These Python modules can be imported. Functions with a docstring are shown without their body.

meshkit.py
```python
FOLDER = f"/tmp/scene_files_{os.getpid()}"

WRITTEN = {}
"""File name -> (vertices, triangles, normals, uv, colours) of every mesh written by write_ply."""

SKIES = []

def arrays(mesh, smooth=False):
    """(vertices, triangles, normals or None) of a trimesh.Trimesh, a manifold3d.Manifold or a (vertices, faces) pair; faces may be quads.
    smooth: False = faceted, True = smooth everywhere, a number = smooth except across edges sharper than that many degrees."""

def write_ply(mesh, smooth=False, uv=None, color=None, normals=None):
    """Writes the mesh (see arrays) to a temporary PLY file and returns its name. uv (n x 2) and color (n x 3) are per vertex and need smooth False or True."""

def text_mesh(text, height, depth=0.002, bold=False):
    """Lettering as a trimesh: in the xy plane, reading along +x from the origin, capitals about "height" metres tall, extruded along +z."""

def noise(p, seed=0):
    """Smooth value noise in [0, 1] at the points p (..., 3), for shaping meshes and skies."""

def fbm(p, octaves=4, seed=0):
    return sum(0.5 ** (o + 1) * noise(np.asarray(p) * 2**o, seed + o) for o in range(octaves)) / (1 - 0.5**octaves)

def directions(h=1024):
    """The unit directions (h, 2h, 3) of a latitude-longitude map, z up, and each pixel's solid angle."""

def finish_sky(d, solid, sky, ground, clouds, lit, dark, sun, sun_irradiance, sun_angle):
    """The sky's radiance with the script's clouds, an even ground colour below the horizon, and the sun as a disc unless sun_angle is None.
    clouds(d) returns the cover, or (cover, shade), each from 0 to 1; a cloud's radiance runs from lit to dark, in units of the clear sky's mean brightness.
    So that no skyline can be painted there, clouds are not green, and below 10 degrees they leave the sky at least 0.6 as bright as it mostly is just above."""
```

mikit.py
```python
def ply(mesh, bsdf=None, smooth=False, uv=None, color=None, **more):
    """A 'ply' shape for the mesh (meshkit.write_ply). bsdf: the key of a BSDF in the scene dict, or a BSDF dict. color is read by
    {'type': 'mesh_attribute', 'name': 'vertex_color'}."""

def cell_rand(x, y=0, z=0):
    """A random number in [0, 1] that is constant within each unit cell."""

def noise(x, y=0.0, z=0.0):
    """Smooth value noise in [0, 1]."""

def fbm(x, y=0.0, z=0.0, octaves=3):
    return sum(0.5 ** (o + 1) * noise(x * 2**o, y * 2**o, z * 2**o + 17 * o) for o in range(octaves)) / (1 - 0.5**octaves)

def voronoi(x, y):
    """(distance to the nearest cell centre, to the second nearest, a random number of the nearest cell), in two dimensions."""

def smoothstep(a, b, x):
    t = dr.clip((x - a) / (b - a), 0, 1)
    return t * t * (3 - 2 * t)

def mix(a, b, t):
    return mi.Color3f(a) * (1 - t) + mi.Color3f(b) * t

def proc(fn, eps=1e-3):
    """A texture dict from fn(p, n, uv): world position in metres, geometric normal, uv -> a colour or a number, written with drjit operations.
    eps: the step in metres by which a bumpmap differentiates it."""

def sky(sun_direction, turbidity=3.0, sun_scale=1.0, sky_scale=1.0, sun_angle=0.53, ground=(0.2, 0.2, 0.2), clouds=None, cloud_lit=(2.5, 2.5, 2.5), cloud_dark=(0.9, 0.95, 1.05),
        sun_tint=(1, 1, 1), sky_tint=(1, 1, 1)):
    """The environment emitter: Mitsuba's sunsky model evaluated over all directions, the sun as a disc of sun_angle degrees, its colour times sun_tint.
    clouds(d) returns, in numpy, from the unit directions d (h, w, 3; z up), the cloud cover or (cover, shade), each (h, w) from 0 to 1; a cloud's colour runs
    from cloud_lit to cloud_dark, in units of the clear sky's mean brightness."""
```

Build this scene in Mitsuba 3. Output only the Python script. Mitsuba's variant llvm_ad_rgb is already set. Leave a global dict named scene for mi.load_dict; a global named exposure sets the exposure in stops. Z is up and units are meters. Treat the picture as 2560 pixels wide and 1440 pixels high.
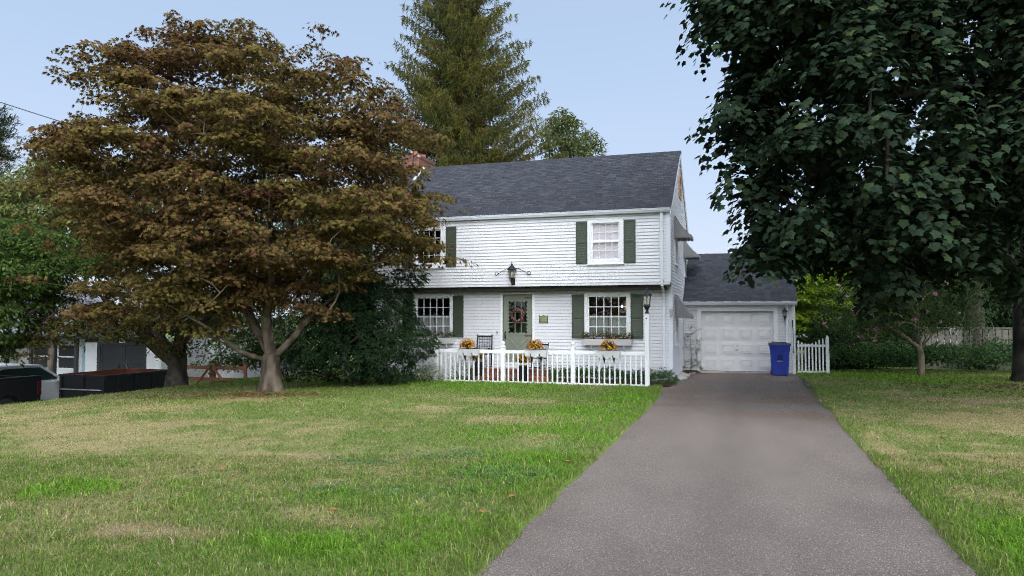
import math
import numpy as np, trimesh, shapely
from shapely.geometry import Polygon, Point
import drjit as dr, mitsuba as mi, mikit, meshkit
from mikit import noise, fbm, voronoi, smoothstep, mix, cell_rand

T = mi.ScalarTransform4f
scene, labels = {'type': 'scene'}, {}

# ------------------------------------------------------------------ camera, sky, exposure
YAW, PITCH = math.atan(578 / 1850), math.atan(76 / 1850)
EYE = np.array([0, 0, 1.95])
FWD = np.array([-math.sin(YAW) * math.cos(PITCH), math.cos(YAW) * math.cos(PITCH), math.sin(PITCH)])
scene['camera'] = {'type': 'perspective', 'fov': 69.36, 'fov_axis': 'x', 'near_clip': 0.05, 'far_clip': 900.0,
                   'to_world': T().look_at(EYE.tolist(), (EYE + FWD).tolist(), [0, 0, 1])}
# dusk after a clear day: a soft glow behind the camera to the right, thin even haze over the whole sky
scene['sky'] = mikit.sky([0.45, -0.80, 0.80], turbidity=3.0, sun_scale=0.95, sky_scale=1.0, sun_angle=72, ground=(0.10, 0.12, 0.06),
                         clouds=lambda d: (0.62 + 0.16 * np.clip(1 - d[..., 2] / 0.4, 0, 1) + 0.10 * (meshkit.fbm(d * [2.2, 2.2, 6.0], 3, 4) - 0.5), 0.85 * np.clip(1 - d[..., 2] / 0.33, 0, 1) ** 1.3),
                         cloud_lit=(1.34, 1.60, 2.04), cloud_dark=(1.74, 1.68, 1.92), sun_tint=(0.80, 1.0, 1.40))
exposure = 2.5

# ------------------------------------------------------------------ materials
def rgb(*c): return {'type': 'rgb', 'value': list(c)}
def two(d): return {'type': 'twosided', 'bsdf': d}
# Mitsuba joins plain meshes that share a BSDF, so small parts take plain BSDFs and only large meshes carry vertex colours
def vbsdf(name, rough, spec=0.4, **kw):
    scene[name] = two({'type': 'principled', 'base_color': {'type': 'mesh_attribute', 'name': 'vertex_color'}, 'roughness': rough, 'specular': spec, **kw})
vbsdf('m_vcol', 0.85, 0.25)
def mat(name, color, rough=0.5, **kw):
    scene[name] = two({'type': 'principled', 'base_color': rgb(*color), 'roughness': rough, 'specular': 0.4 if rough < 0.7 else 0.2})
def siding_c(p, n, uv):
    s = noise(p.x * 6.3 + p.y * 5.1, p.z * 0.7, p.y * 2.0) * 0.5 + noise(p.x * 1.1, p.y * 1.1, p.z * 1.3) * 0.5
    return mi.Color3f(0.675, 0.675, 0.70) * (0.93 + 0.12 * s)
scene['m_siding'] = two({'type': 'principled', 'base_color': mikit.proc(siding_c), 'roughness': 0.5, 'specular': 0.4})
mat('m_joint_shade', (0.46, 0.46, 0.48), 0.8)  # sheathing greyed below the siding tone to paint the shadow line under each board
mat('m_planter', (0.62, 0.62, 0.615), 0.45)
mat('m_white', (0.78, 0.78, 0.795), 0.42)
mat('m_vinyl', (0.80, 0.805, 0.815), 0.40)
mat('m_gutter', (0.70, 0.73, 0.79), 0.38)
mat('m_boxpaint', (0.60, 0.58, 0.56), 0.5)
mat('m_green', (0.048, 0.063, 0.040), 0.5)
mat('m_sage', (0.190, 0.208, 0.162), 0.45)
mat('m_black', (0.012, 0.012, 0.016), 0.42)
mat('m_dark', (0.03, 0.03, 0.034), 0.6)
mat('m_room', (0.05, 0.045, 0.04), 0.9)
mat('m_concrete', (0.46, 0.44, 0.41), 0.85)
mat('m_galv', (0.46, 0.46, 0.45), 0.45)
mat('m_brass', (0.20, 0.19, 0.10), 0.45)
mat('m_leadflash', (0.52, 0.54, 0.58), 0.4)
mat('m_blue', (0.026, 0.052, 0.35), 0.42)
mat('m_terra', (0.36, 0.12, 0.06), 0.7)
mat('m_hose', (0.50, 0.46, 0.36), 0.5)
mat('m_soil', (0.045, 0.028, 0.018), 0.95)
mat('m_ventwood', (0.36, 0.22, 0.13), 0.7)
mat('m_shade', (0.66, 0.62, 0.66), 0.9)
mat('m_awning', (0.21, 0.21, 0.215), 0.5)
for i_, c_ in enumerate(((0.19, 0.080, 0.058), (0.24, 0.105, 0.075), (0.15, 0.066, 0.050))): mat(f'm_brick{i_}', c_, 0.85)
mat('m_mortar', (0.36, 0.33, 0.30), 0.9)
mat('m_gdoor', (0.74, 0.73, 0.735), 0.45)
mat('m_farground', (0.07, 0.10, 0.035), 0.95)
SHINGLE_TONES = [(0.035, 0.037, 0.045), (0.041, 0.044, 0.053), (0.048, 0.051, 0.060), (0.038, 0.040, 0.049), (0.055, 0.058, 0.066)]
for i_, c_ in enumerate(SHINGLE_TONES): mat(f'm_shingle{i_}', c_, 0.9)
scene['m_glass'] = {'type': 'thindielectric', 'int_ior': 1.5}
def bumpy(name, colfn, heightfn, rough=0.85, scale=1.0, eps=2e-3, spec=0.3):
    scene[name] = two({'type': 'bumpmap', 'arbitrary': mikit.proc(heightfn, eps), 'scale': scale,
                       'bsdf': {'type': 'principled', 'base_color': mikit.proc(colfn), 'roughness': rough, 'specular': spec}})
def leafmat(name, trans=0.7, rough=0.45):
    scene[name] = {'type': 'principledthin', 'base_color': {'type': 'mesh_attribute', 'name': 'vertex_color'}, 'roughness': rough, 'diff_trans': trans, 'eta': 1.4}
leafmat('m_leaf', 0.8, 0.5)
leafmat('m_leaf_glossy', 0.35, 0.5)
def plainleaf(name, c, trans=0.7, rough=0.5):
    scene[name] = {'type': 'principledthin', 'base_color': rgb(*c), 'roughness': rough, 'diff_trans': trans, 'eta': 1.4}
plainleaf('m_curtain', (0.33, 0.36, 0.34), 0.5, 0.9)
def dress(mesh, m, smooth=False, color=None): return mikit.ply(mesh, m, smooth, color=color)

# ------------------------------------------------------------------ naming
def numbered(key):
    if key not in scene and key not in labels: return key
    i = 1
    while f'{key}_{i:03d}' in scene or f'{key}_{i:03d}' in labels: i += 1
    return f'{key}_{i:03d}'
_next = {}
def fresh_key(key):
    if key not in _next and key not in scene and key not in labels:
        _next[key] = 1
        return key
    i = _next.get(key, 1)
    while f'{key}_{i:03d}' in scene or f'{key}_{i:03d}' in labels: i += 1
    _next[key] = i + 1
    return f'{key}_{i:03d}'
def thing(key, label, category, group=None):
    k = fresh_key(key)
    labels[k] = {'label': label, 'category': category, **({'group': group} if group else {})}
    return k
def add(key, mesh, bsdf, smooth=False, color=None, **lab):
    k = fresh_key(key)
    scene[k] = dress(mesh, bsdf, smooth, color)
    if lab: labels[k] = lab
    return k
def put(key, shape, m, **lab):
    k = fresh_key(key)
    scene[k] = {**shape, 'to_world': m}
    if lab: labels[k] = lab
    return k
def structure(key, mesh, bsdf, label, smooth=False, color=None):
    return add(key, mesh, bsdf, smooth, color, label=label, category=key.replace('_', ' '), kind='structure')

# ------------------------------------------------------------------ mesh helpers: a mesh is (vertices, triangles)
def cat(*ms):
    ms = [m for m in (ms[0] if len(ms) == 1 and isinstance(ms[0], list) else ms)]
    vs, fs, o = [], [], 0
    for v, f in ms:
        vs.append(np.asarray(v, float)); fs.append(np.asarray(f, int) + o); o += len(v)
    return np.vstack(vs), np.vstack(fs)
BF = np.array([[0, 2, 1], [0, 3, 2], [4, 5, 6], [4, 6, 7], [0, 1, 5], [0, 5, 4], [1, 2, 6], [1, 6, 5], [2, 3, 7], [2, 7, 6], [3, 0, 4], [3, 4, 7]])
def box(x0, x1, y0, y1, z0, z1):
    return np.array([[x0, y0, z0], [x1, y0, z0], [x1, y1, z0], [x0, y1, z0], [x0, y0, z1], [x1, y0, z1], [x1, y1, z1], [x0, y1, z1]], float), BF
def cbox(x0, x1, y0, y1, z0, z1, c=0.008):
    """box with chamfered edges"""
    import manifold3d as m3
    pts = []
    for sx, a in ((1, x0), (-1, x1)):
        for sy, b in ((1, y0), (-1, y1)):
            for sz, d in ((1, z0), (-1, z1)):
                pts += [[a, b + sy * c, d + sz * c], [a + sx * c, b, d + sz * c], [a + sx * c, b + sy * c, d]]
    h = trimesh.convex.convex_hull(np.array(pts))
    return np.array(h.vertices), np.array(h.faces)
def hexa(b4, t4):
    """a box-like solid from 4 bottom and 4 top corners"""
    return np.array(list(b4) + list(t4), float), BF
def quad(a, b, c, d): return np.array([a, b, c, d], float), np.array([[0, 1, 2], [0, 2, 3]])
def tube(pts, rad, n=8, caps=True):
    p = np.asarray(pts, float); r = np.broadcast_to(np.asarray(rad, float), (len(p),))
    t = np.gradient(p, axis=0); t /= np.linalg.norm(t, axis=1, keepdims=True) + 1e-12
    ref = np.array([0.31, 0.95, 0.05]) if abs(t[:, 1]).mean() < 0.8 else np.array([1.0, 0.1, 0])
    a = np.cross(t, ref); a /= np.linalg.norm(a, axis=1, keepdims=True) + 1e-12
    b = np.cross(t, a); ang = np.arange(n) * 2 * np.pi / n
    v = (p[:, None] + r[:, None, None] * (np.cos(ang)[None, :, None] * a[:, None] + np.sin(ang)[None, :, None] * b[:, None])).reshape(-1, 3)
    i, j = np.meshgrid(np.arange(len(p) - 1), np.arange(n), indexing='ij')
    k = (j + 1) % n
    f = np.concatenate([np.stack([i * n + j, (i + 1) * n + j, (i + 1) * n + k], -1).reshape(-1, 3), np.stack([i * n + j, (i + 1) * n + k, i * n + k], -1).reshape(-1, 3)])
    if caps:
        v = np.vstack([v, p[:1], p[-1:]]); m = len(p) * n
        j = np.arange(n); k = (j + 1) % n
        f = np.vstack([f, np.stack([np.full(n, m), j, k], 1), np.stack([np.full(n, m + 1), (len(p) - 1) * n + k, (len(p) - 1) * n + j], 1)])
    return v, f
def rod(a, b, r, n=8, r1=None): return tube([a, b], [r, r if r1 is None else r1], n)
def lathe(prof, c=(0, 0, 0), n=16, sx=1, sy=1):
    """surface of revolution about z from (radius, z) pairs"""
    pr = np.array(prof, float); ang = np.arange(n) * 2 * np.pi / n
    v = np.stack([pr[:, :1] * np.cos(ang) * sx + c[0], pr[:, :1] * np.sin(ang) * sy + c[1], np.repeat(pr[:, 1:] + c[2], n, 1)], -1).reshape(-1, 3)
    i, j = np.meshgrid(np.arange(len(pr) - 1), np.arange(n), indexing='ij'); k = (j + 1) % n
    f = np.concatenate([np.stack([i * n + j, i * n + k, (i + 1) * n + k], -1).reshape(-1, 3), np.stack([i * n + j, (i + 1) * n + k, (i + 1) * n + j], -1).reshape(-1, 3)])
    return v, f
def ball(c, r, n=10):
    a = np.linspace(-np.pi / 2, np.pi / 2, n)
    return lathe([(max(r * math.cos(t), 1e-4), r * math.sin(t)) for t in a], c, n + 4)
def extrude(poly, h0, h1, axes='xz'):
    """a shapely polygon in two axes, extruded along the third from h0 to h1"""
    m = trimesh.creation.extrude_polygon(poly, h1 - h0, engine='earcut')
    v = np.array(m.vertices); v[:, 2] += h0
    o = {'xz': [0, 2, 1], 'yz': [2, 0, 1], 'xy': [0, 1, 2]}[axes]
    f = np.array(m.faces)
    if axes == 'xz': f = f[:, ::-1]
    return v[:, o], f
def xf(m, s=1.0, rz=0.0, t=(0, 0, 0), rx=0.0, ry=0.0):
    v = np.asarray(m[0], float) * s
    for a, (i, j) in ((rx, (1, 2)), (ry, (2, 0)), (rz, (0, 1))):
        if a:
            c, q = math.cos(a), math.sin(a); w = v.copy()
            w[:, i] = c * v[:, i] - q * v[:, j]; w[:, j] = q * v[:, i] + c * v[:, j]; v = w
    return v + np.array(t, float), m[1]
def S(x):  # smooth step 0..1
    x = np.clip(x, 0, 1); return x * x * (3 - 2 * x)

# ------------------------------------------------------------------ the ground
PROP_X = -17.6        # property line: the lawn falls off beyond it towards the neighbour's drive
def ground_z(x, y):
    x, y = np.asarray(x, float), np.asarray(y, float)
    z = 0.09 * S((y - 12) / 13) * S((x + 16) / 8)
    left = np.clip(-x - 7.5, 0, None)
    z = z - 0.0055 * np.minimum(left, 10) ** 1.75
    edge = PROP_X - 0.25 * (20 - y) * (y < 20) * 0.35
    z = z - 1.15 * S((edge - x) / 3.2)
    z = z + 0.03 * (meshkit.fbm(np.stack([x * 0.35, y * 0.35, 0 * x], -1), 2, 3) - 0.5) * (np.clip(-x - 2, 0, 3) / 3 + np.clip(x - 2, 0, 3) / 3)
    return z
DRIVE_L, DRIVE_R = -2.0, 1.70
# ------------------------------------------------------------------ setting: lawn, driveway, far ground
def sheet(xs, ys, zfn):
    X, Y = np.meshgrid(xs, ys, indexing='ij')
    v = np.stack([X, Y, zfn(X, Y)], -1).reshape(-1, 3)
    n = len(ys); i, j = np.meshgrid(np.arange(len(xs) - 1), np.arange(n - 1), indexing='ij')
    a = (i * n + j).ravel()
    return v, np.concatenate([np.stack([a, a + n, a + n + 1], 1), np.stack([a, a + n + 1, a + 1], 1)])

def edge_wobble(y, s):
    return 0.06 * (meshkit.fbm(np.stack([y * 0.9, 0 * y + s, 0 * y], -1), 3, 5) - 0.5) * 2 + 0.03 * (meshkit.fbm(np.stack([y * 5, 0 * y + s, 0 * y], -1), 2, 6) - 0.5) * 2
def drive_edges(y):
    y = np.asarray(y, float)
    l = DRIVE_L - 0.16 * S((y - 18.5) / 2.5) + edge_wobble(y, 1.5) - 1.6 * S((2.5 - y) / 9) 
    r = DRIVE_R + edge_wobble(y, 8.5) + 1.6 * S((2.5 - y) / 9)
    return l, r
def lawn_z(x, y):
    z = ground_z(x, y)
    l, r = drive_edges(y)
    d = np.minimum(x - l, r - x)              # > 0 inside the driveway
    dip = np.where((y < 27.2), S((d + 0.02) / 0.12), 0)
    return z + 0.022 * (1 - dip) - 0.05 * dip

# patches of the lawn (x, y, radius x, radius y, kind): d dry, g lush, c clover, b bare
PATCH = [(-11.5, 10.5, 3.4, 1.5, 'd'), (-8.6, 11.6, 2.2, 0.8, 'd'), (-4.4, 13.4, 1.6, 0.7, 'd'), (-6.6, 14.6, 1.8, 0.6, 'd'), (-4.6, 8.0, 0.7, 0.5, 'd'), (-6.0, 9.2, 0.9, 0.35, 'd'),
         (-14, 13.6, 3.0, 1.2, 'd'), (-5.0, 5.45, 0.75, 0.32, 'b'), (-15.5, 11.5, 3.5, 1.6, 'd'), (-9.8, 9.0, 1.2, 0.5, 'd'), (-12.5, 15.3, 2.5, 0.7, 'd'), (-5.2, 16.5, 2.5, .6, 'd'), (-3.2, 11.2, .5, .8, 'd'), (-4.3, 6.5, 0.55, 0.28, 'd'), (-3.6, 6.25, 0.5, 0.22, 'd'), (-2.95, 7.2, 0.4, 0.2, 'd'),
         (-3.6, 7.6, 1.0, 0.55, 'c'), (-2.9, 8.6, 0.8, 0.6, 'c'), (-5.0, 8.9, 0.6, 0.35, 'c'), (-4.2, 9.8, 0.9, 0.4, 'c'),
         (-2.7, 9.0, 1.0, 3.4, 'g'), (-3.4, 7.4, 1.3, 1.0, 'g'), (-3.2, 12.5, 1.2, 3.4, 'g'), (-2.7, 6.4, 0.6, 0.9, 'g'), (-6.9, 6.6, 1.5, 0.8, 'g'), (-2.6, 17.0, 1.0, 3.0, 'g'), (-3.6, 5.4, 0.8, 0.5, 'g'),
         (-6, 19.6, 4.5, 1.2, 'g'), (-10.5, 20.3, 3.0, 1.2, 'g'), (5.5, 25.4, 4.5, 1.6, 'g'), (2.2, 7.3, 0.35, 1.6, 'g'), (2.8, 6.6, 0.5, 0.9, 'g'),
         (4.6, 15.5, 1.6, 2.2, 'd'), (3.3, 11.5, 0.9, 2.0, 'd'), (2.15, 17.0, 0.5, 1.6, 'd'), (5.6, 19.5, 2.4, 0.8, 'b'), (3.4, 20.6, 1.2, 0.6, 'd'), (8.2, 22.0, 1.6, 1.6, 'b'),
         (-13.6, 16.6, 1.7, 0.55, 'b'), (2.5, 9.2, 0.5, 0.6, 'd'), (2.0, 12.6, 0.25, 1.4, 'd')]
def lawn_kinds(x, y):
    """dry, lush, clover, bare weights at ground points, with ragged outlines"""
    x, y = np.asarray(x, float), np.asarray(y, float)
    p = np.stack([x, y, 0 * x], -1)
    wob = meshkit.fbm(p * 1.1, 3, 11) - 0.5; fine = meshkit.fbm(p * 4.0, 2, 12) - 0.5
    w = {k: np.zeros_like(x) for k in 'dgcb'}
    for px, py, rx, ry, k in PATCH:
        q = np.exp(-((x - px) / rx) ** 2 - ((y - py) / ry) ** 2)
        w[k] = np.maximum(w[k], q)
    out = {k: .85 * S((0.70 * w[k] + 1.9 * wob * np.sqrt(w[k]) + 1.0 * fine * np.sqrt(w[k]) - 0.08) / 0.75) for k in 'dgcb'}
    big = meshkit.fbm(p * 0.33 + 4.2, 3, 21)
    out['d'] = np.clip(out['d'] + 0.5 * S((big + 0.5 * fine - 0.50) / 0.22) * (1 - out['g']), 0, 1)
    out['g'] = np.clip(out['g'] + 0.45 * S((0.42 - big) / 0.2), 0, 1)
    return out
LAWN_COL = {'base': (0.150, 0.202, 0.050), 'd': (0.31, 0.262, 0.122), 'g': (0.135, 0.262, 0.030), 'c': (0.115, 0.190, 0.062), 'b': (0.28, 0.20, 0.12)}
def lawn_color(x, y):
    k = lawn_kinds(x, y)
    c = np.array(LAWN_COL['base'])[None] * np.ones((len(x), 1))
    for q in 'gdcb':
        c = c * (1 - k[q][:, None]) + np.array(LAWN_COL[q]) * k[q][:, None]
    return c, k
gx = np.unique(np.concatenate([np.arange(-40, -20, 0.5), np.arange(-20, 12, 0.2), np.arange(-2.6, -1.6, .035), np.arange(1.3, 2.2, .035), np.arange(12, 40, 0.5)]))
gy = np.unique(np.concatenate([np.arange(-8, 3, 0.5), np.arange(3, 29, 0.22), np.arange(29, 60, 0.8)]))
lv, lf = sheet(gx, gy, lawn_z)
lc, _ = lawn_color(lv[:, 0], lv[:, 1])
structure('lawn', (lv, lf), 'm_vcol', 'mown front lawn with dry tan and lush green patches', True, lc * 0.62)
def ring_sheet():
    a, b = sheet(np.array([-400, -40, 40, 400.]), np.array([-400, -8, 60, 400.]), lambda X, Y: -1.2 + 0 * X)
    keep = ~np.all((np.abs(a[b][:, :, 0]) <= 40) & (a[b][:, :, 1] >= -8) & (a[b][:, :, 1] <= 60), axis=1)
    return a, b[keep]
structure('ground', sheet(np.linspace(-400, 400, 9), np.linspace(-400, 400, 9), lambda X, Y: -1.9 + 0 * X), 'm_farground', 'far green ground beyond the lawn')

def asphalt_h(p, n, uv):
    return 0.004 * voronoi(p.x * 70, p.y * 70)[0] + 0.003 * noise(p.x * 160, p.y * 160)
def asphalt_c(p, n, uv):
    d1, d2, r = voronoi(p.x * 66, p.y * 66)
    d3, d4, r2 = voronoi(p.x * 105 + 9, p.y * 105)
    big = fbm(p.x * 0.5, p.y * 0.22, 3.0, octaves=3); med = fbm(p.x * 2.2, p.y * 1.3, 9.0, octaves=3)
    c = mix((0.122, 0.107, 0.103), (0.150, 0.133, 0.128), smoothstep(0.3, 0.7, big * 0.4 + med * 0.6))
    track = dr.exp(-dr.square((p.x + 0.20 + 0.2 * (med - 0.5)) / 0.30)) * smoothstep(4.0, 9, p.y) + 0.7 * dr.exp(-dr.square((p.x + 1.35) / 0.28)) * smoothstep(10, 15, p.y)
    c = c * (1 - 0.20 * track * smoothstep(0.3, 0.65, med))
    spill = smoothstep(0.42, 0.7, fbm(p.x * 0.8 + 3, p.y * 1.6, 5.0)) * smoothstep(13, 17, p.y) * smoothstep(25, 21, p.y)
    c = mix(c, (0.125, 0.085, 0.058), 0.55 * spill)
    near = smoothstep(26, 6, dr.sqrt(p.x * p.x + p.y * p.y))
    grain = mi.Float(0.66) + 0.78 * dr.power(r, 2.0) * smoothstep(0.55, 0.15, d1) + 0.45 * (r2 - 0.5)
    light = smoothstep(0.80, 0.97, r) * smoothstep(0.5, 0.2, d1)
    return (c * grain + mi.Color3f(0.10, 0.096, 0.09) * light) * mi.Color3f(1.14, 1.07, 0.985)
bumpy('m_asphalt', asphalt_c, asphalt_h, 0.92, 0.7, 3e-3, 0.2)
dy = np.arange(-8, 26.63, 0.12)
dl, drr = drive_edges(dy)
dv = []
NX = 13
for k in range(NX):
    t = k / (NX - 1); x = dl + (drr - dl) * t
    crown = -0.012 * (2 * abs(t - 0.5)) ** 4
    dv.append(np.stack([x, dy, ground_z(x, dy) + crown + 0.002], -1))
dv = np.stack(dv); n = len(dy)
i, j = np.meshgrid(np.arange(NX - 1), np.arange(n - 1), indexing='ij'); a = (i * n + j).ravel()
dm = (dv.reshape(-1, 3), np.concatenate([np.stack([a, a + n, a + n + 1], 1), np.stack([a, a + n + 1, a + 1], 1)]))
structure('driveway', dm, 'm_asphalt', 'worn grey asphalt driveway running up to the garage', True)
# ------------------------------------------------------------------ the house: a two-storey garrison colonial with an attached garage wing
HL, HR = -11.62, -2.03          # left and right gable walls
YU, YL, YB = 21.9, 22.4, 29.0   # upper front wall, lower front wall, back wall
ZG, ZO, ZE = 0.06, 2.96, 5.16   # grade, overhang, eave
YR, ZR = 25.5, 7.62             # ridge
rng = np.random.default_rng(7)

def cut(a0, a1, holes):
    """[a0, a1] without the holes"""
    out = [(a0, a1)]
    for h0, h1 in holes:
        out = [s for p0, p1 in out for s in ((p0, min(p1, h0)), (max(p0, h1), p1)) if s[1] - s[0] > 0.02]
    return out
def place(plane, pos, sgn, a, d, z):
    """a point at a along the wall, d outwards from it, height z"""
    return (a, pos + sgn * d, z) if plane == 'y' else (pos + sgn * d, a, z)
def siding(parent, plane, pos, sgn, lo, hi, z0, z1, pitch, holes=(), bsdf='m_siding', name='clapboard'):
    """lap siding: every board an entry of its own; lo and hi may be functions of z (gables)"""
    fl = lo if callable(lo) else (lambda z: lo); fh = hi if callable(hi) else (lambda z: hi)
    k = 0
    while z0 + k * pitch < z1 - 0.01:
        zb, zt = z0 + k * pitch, min(z0 + (k + 1) * pitch, z1); k += 1
        for a, b in cut(min(fl(zb), fl(zt)), max(fh(zb), fh(zt)), [(h[0], h[1]) for h in holes if h[2] < zt and h[3] > zb]):
            ab, at, bb, bt = max(a, fl(zb)), max(a, fl(zt)), min(b, fh(zb)), min(b, fh(zt))
            if bb - ab < 0.03: continue
            P = lambda q, d, z: place(plane, pos, sgn, q, d, z)
            j = rng.normal(0, 0.0012)
            zg = zb + 0.016  # open gap under the board, where the shade-coloured sheathing shows
            m = hexa([P(ab, 0.024 + j, zg), P(bb, 0.024 + j, zg), P(bb, 0, zg), P(ab, 0, zg)], [P(at, 0.008, zt), P(bt, 0.008, zt), P(bt, 0, zt), P(at, 0, zt)])
            add(f'{parent}__{name}', m, bsdf)
def sheath(plane, pos, sgn, a0, a1, z0, z1, holes, t=0.12):
    """the wall behind the siding, with real openings"""
    zs = sorted({z0, z1, *[min(max(h[k], z0), z1) for h in holes for k in (2, 3)]})
    ms = []
    for p, q in zip(zs, zs[1:]):
        for a, b in cut(a0, a1, [(h[0], h[1]) for h in holes if h[2] < (p + q) / 2 < h[3]]):
            c0, c1 = place(plane, pos, -sgn, a, 0.005, p), place(plane, pos, -sgn, b, t, q)
            ms.append(box(min(c0[0], c1[0]), max(c0[0], c1[0]), min(c0[1], c1[1]), max(c0[1], c1[1]), p, q))
    return cat(ms)
def wbox(plane, pos, sgn, a0, a1, d0, d1, z0, z1):
    c0, c1 = place(plane, pos, sgn, a0, d0, z0), place(plane, pos, sgn, a1, d1, z1)
    return box(min(c0[0], c1[0]), max(c0[0], c1[0]), min(c0[1], c1[1]), max(c0[1], c1[1]), z0, z1)
def pane_quads(parent, plane, pos, sgn, xs, zs, d, tilt=0.004):
    for a, b in zip(xs, xs[1:]):
        for c, e in zip(zs, zs[1:]):
            t = rng.normal(0, tilt, 2)
            g = 0.006
            pts = [place(plane, pos, sgn, q, d + t[0] * (q - a) + t[1] * (w - c), w) for q, w in ((a + g, c + g), (b - g, c + g), (b - g, e - g), (a + g, e - g))]
            add(f'{parent}__pane', quad(*pts), 'm_glass')
def grid_window(house, plane, pos, sgn, a0, a1, z0, z1, cols, rows, casing=0.10, frame=0.035, label=None, sashes=1, rail=None, cols2=None, rows2=None, bar=0.013):
    """a window: the casing is the part, and sash, muntins and panes hang under it"""
    W = lambda *q: wbox(plane, pos, sgn, *q)
    k = fresh_key(f'{house}__window')
    c = casing
    scene[k] = dress(cat(W(a0 - c, a0, -0.02, 0.040, z0 - c, z1 + c), W(a1, a1 + c, -0.02, 0.040, z0 - c, z1 + c), W(a0, a1, -0.02, 0.040, z1, z1 + c), W(a0, a1, -0.02, 0.040, z0 - c, z0),
                             W(a0 - c - 0.012, a1 + c + 0.012, 0.0, 0.052, z1 + c, z1 + c + 0.018)), 'm_white')
    if label: labels[k] = {'label': label}
    add(f'{k}__sill', W(a0 - c - 0.02, a1 + c + 0.02, 0.0, 0.075, z0 - c - 0.03, z0 - c), 'm_white')
    spans = [(z0, z1, 0.0, cols, rows)] if sashes == 1 else [(z0, rail, 0.018, cols, rows), (rail, z1, -0.012, cols2, rows2)]
    for s0, s1, d, nc, nr in spans:
        f = frame
        add(f'{k}__sash', cat(W(a0, a0 + f, d - 0.03, d, s0, s1), W(a1 - f, a1, d - 0.03, d, s0, s1), W(a0 + f, a1 - f, d - 0.03, d, s0, s0 + f), W(a0 + f, a1 - f, d - 0.03, d, s1 - f, s1)), 'm_vinyl')
        xs, zs = np.linspace(a0 + f, a1 - f, nc + 1), np.linspace(s0 + f, s1 - f, nr + 1)
        add(f'{k}__muntin', cat([W(x - bar, x + bar, d - 0.022, d - 0.006, s0 + f, s1 - f) for x in xs[1:-1]] + [W(a0 + f, a1 - f, d - 0.020, d - 0.008, z - bar, z + bar) for z in zs[1:-1]]), 'm_vinyl')
        pane_quads(k, plane, pos, sgn, xs, zs, d - 0.014)
    return k
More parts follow.
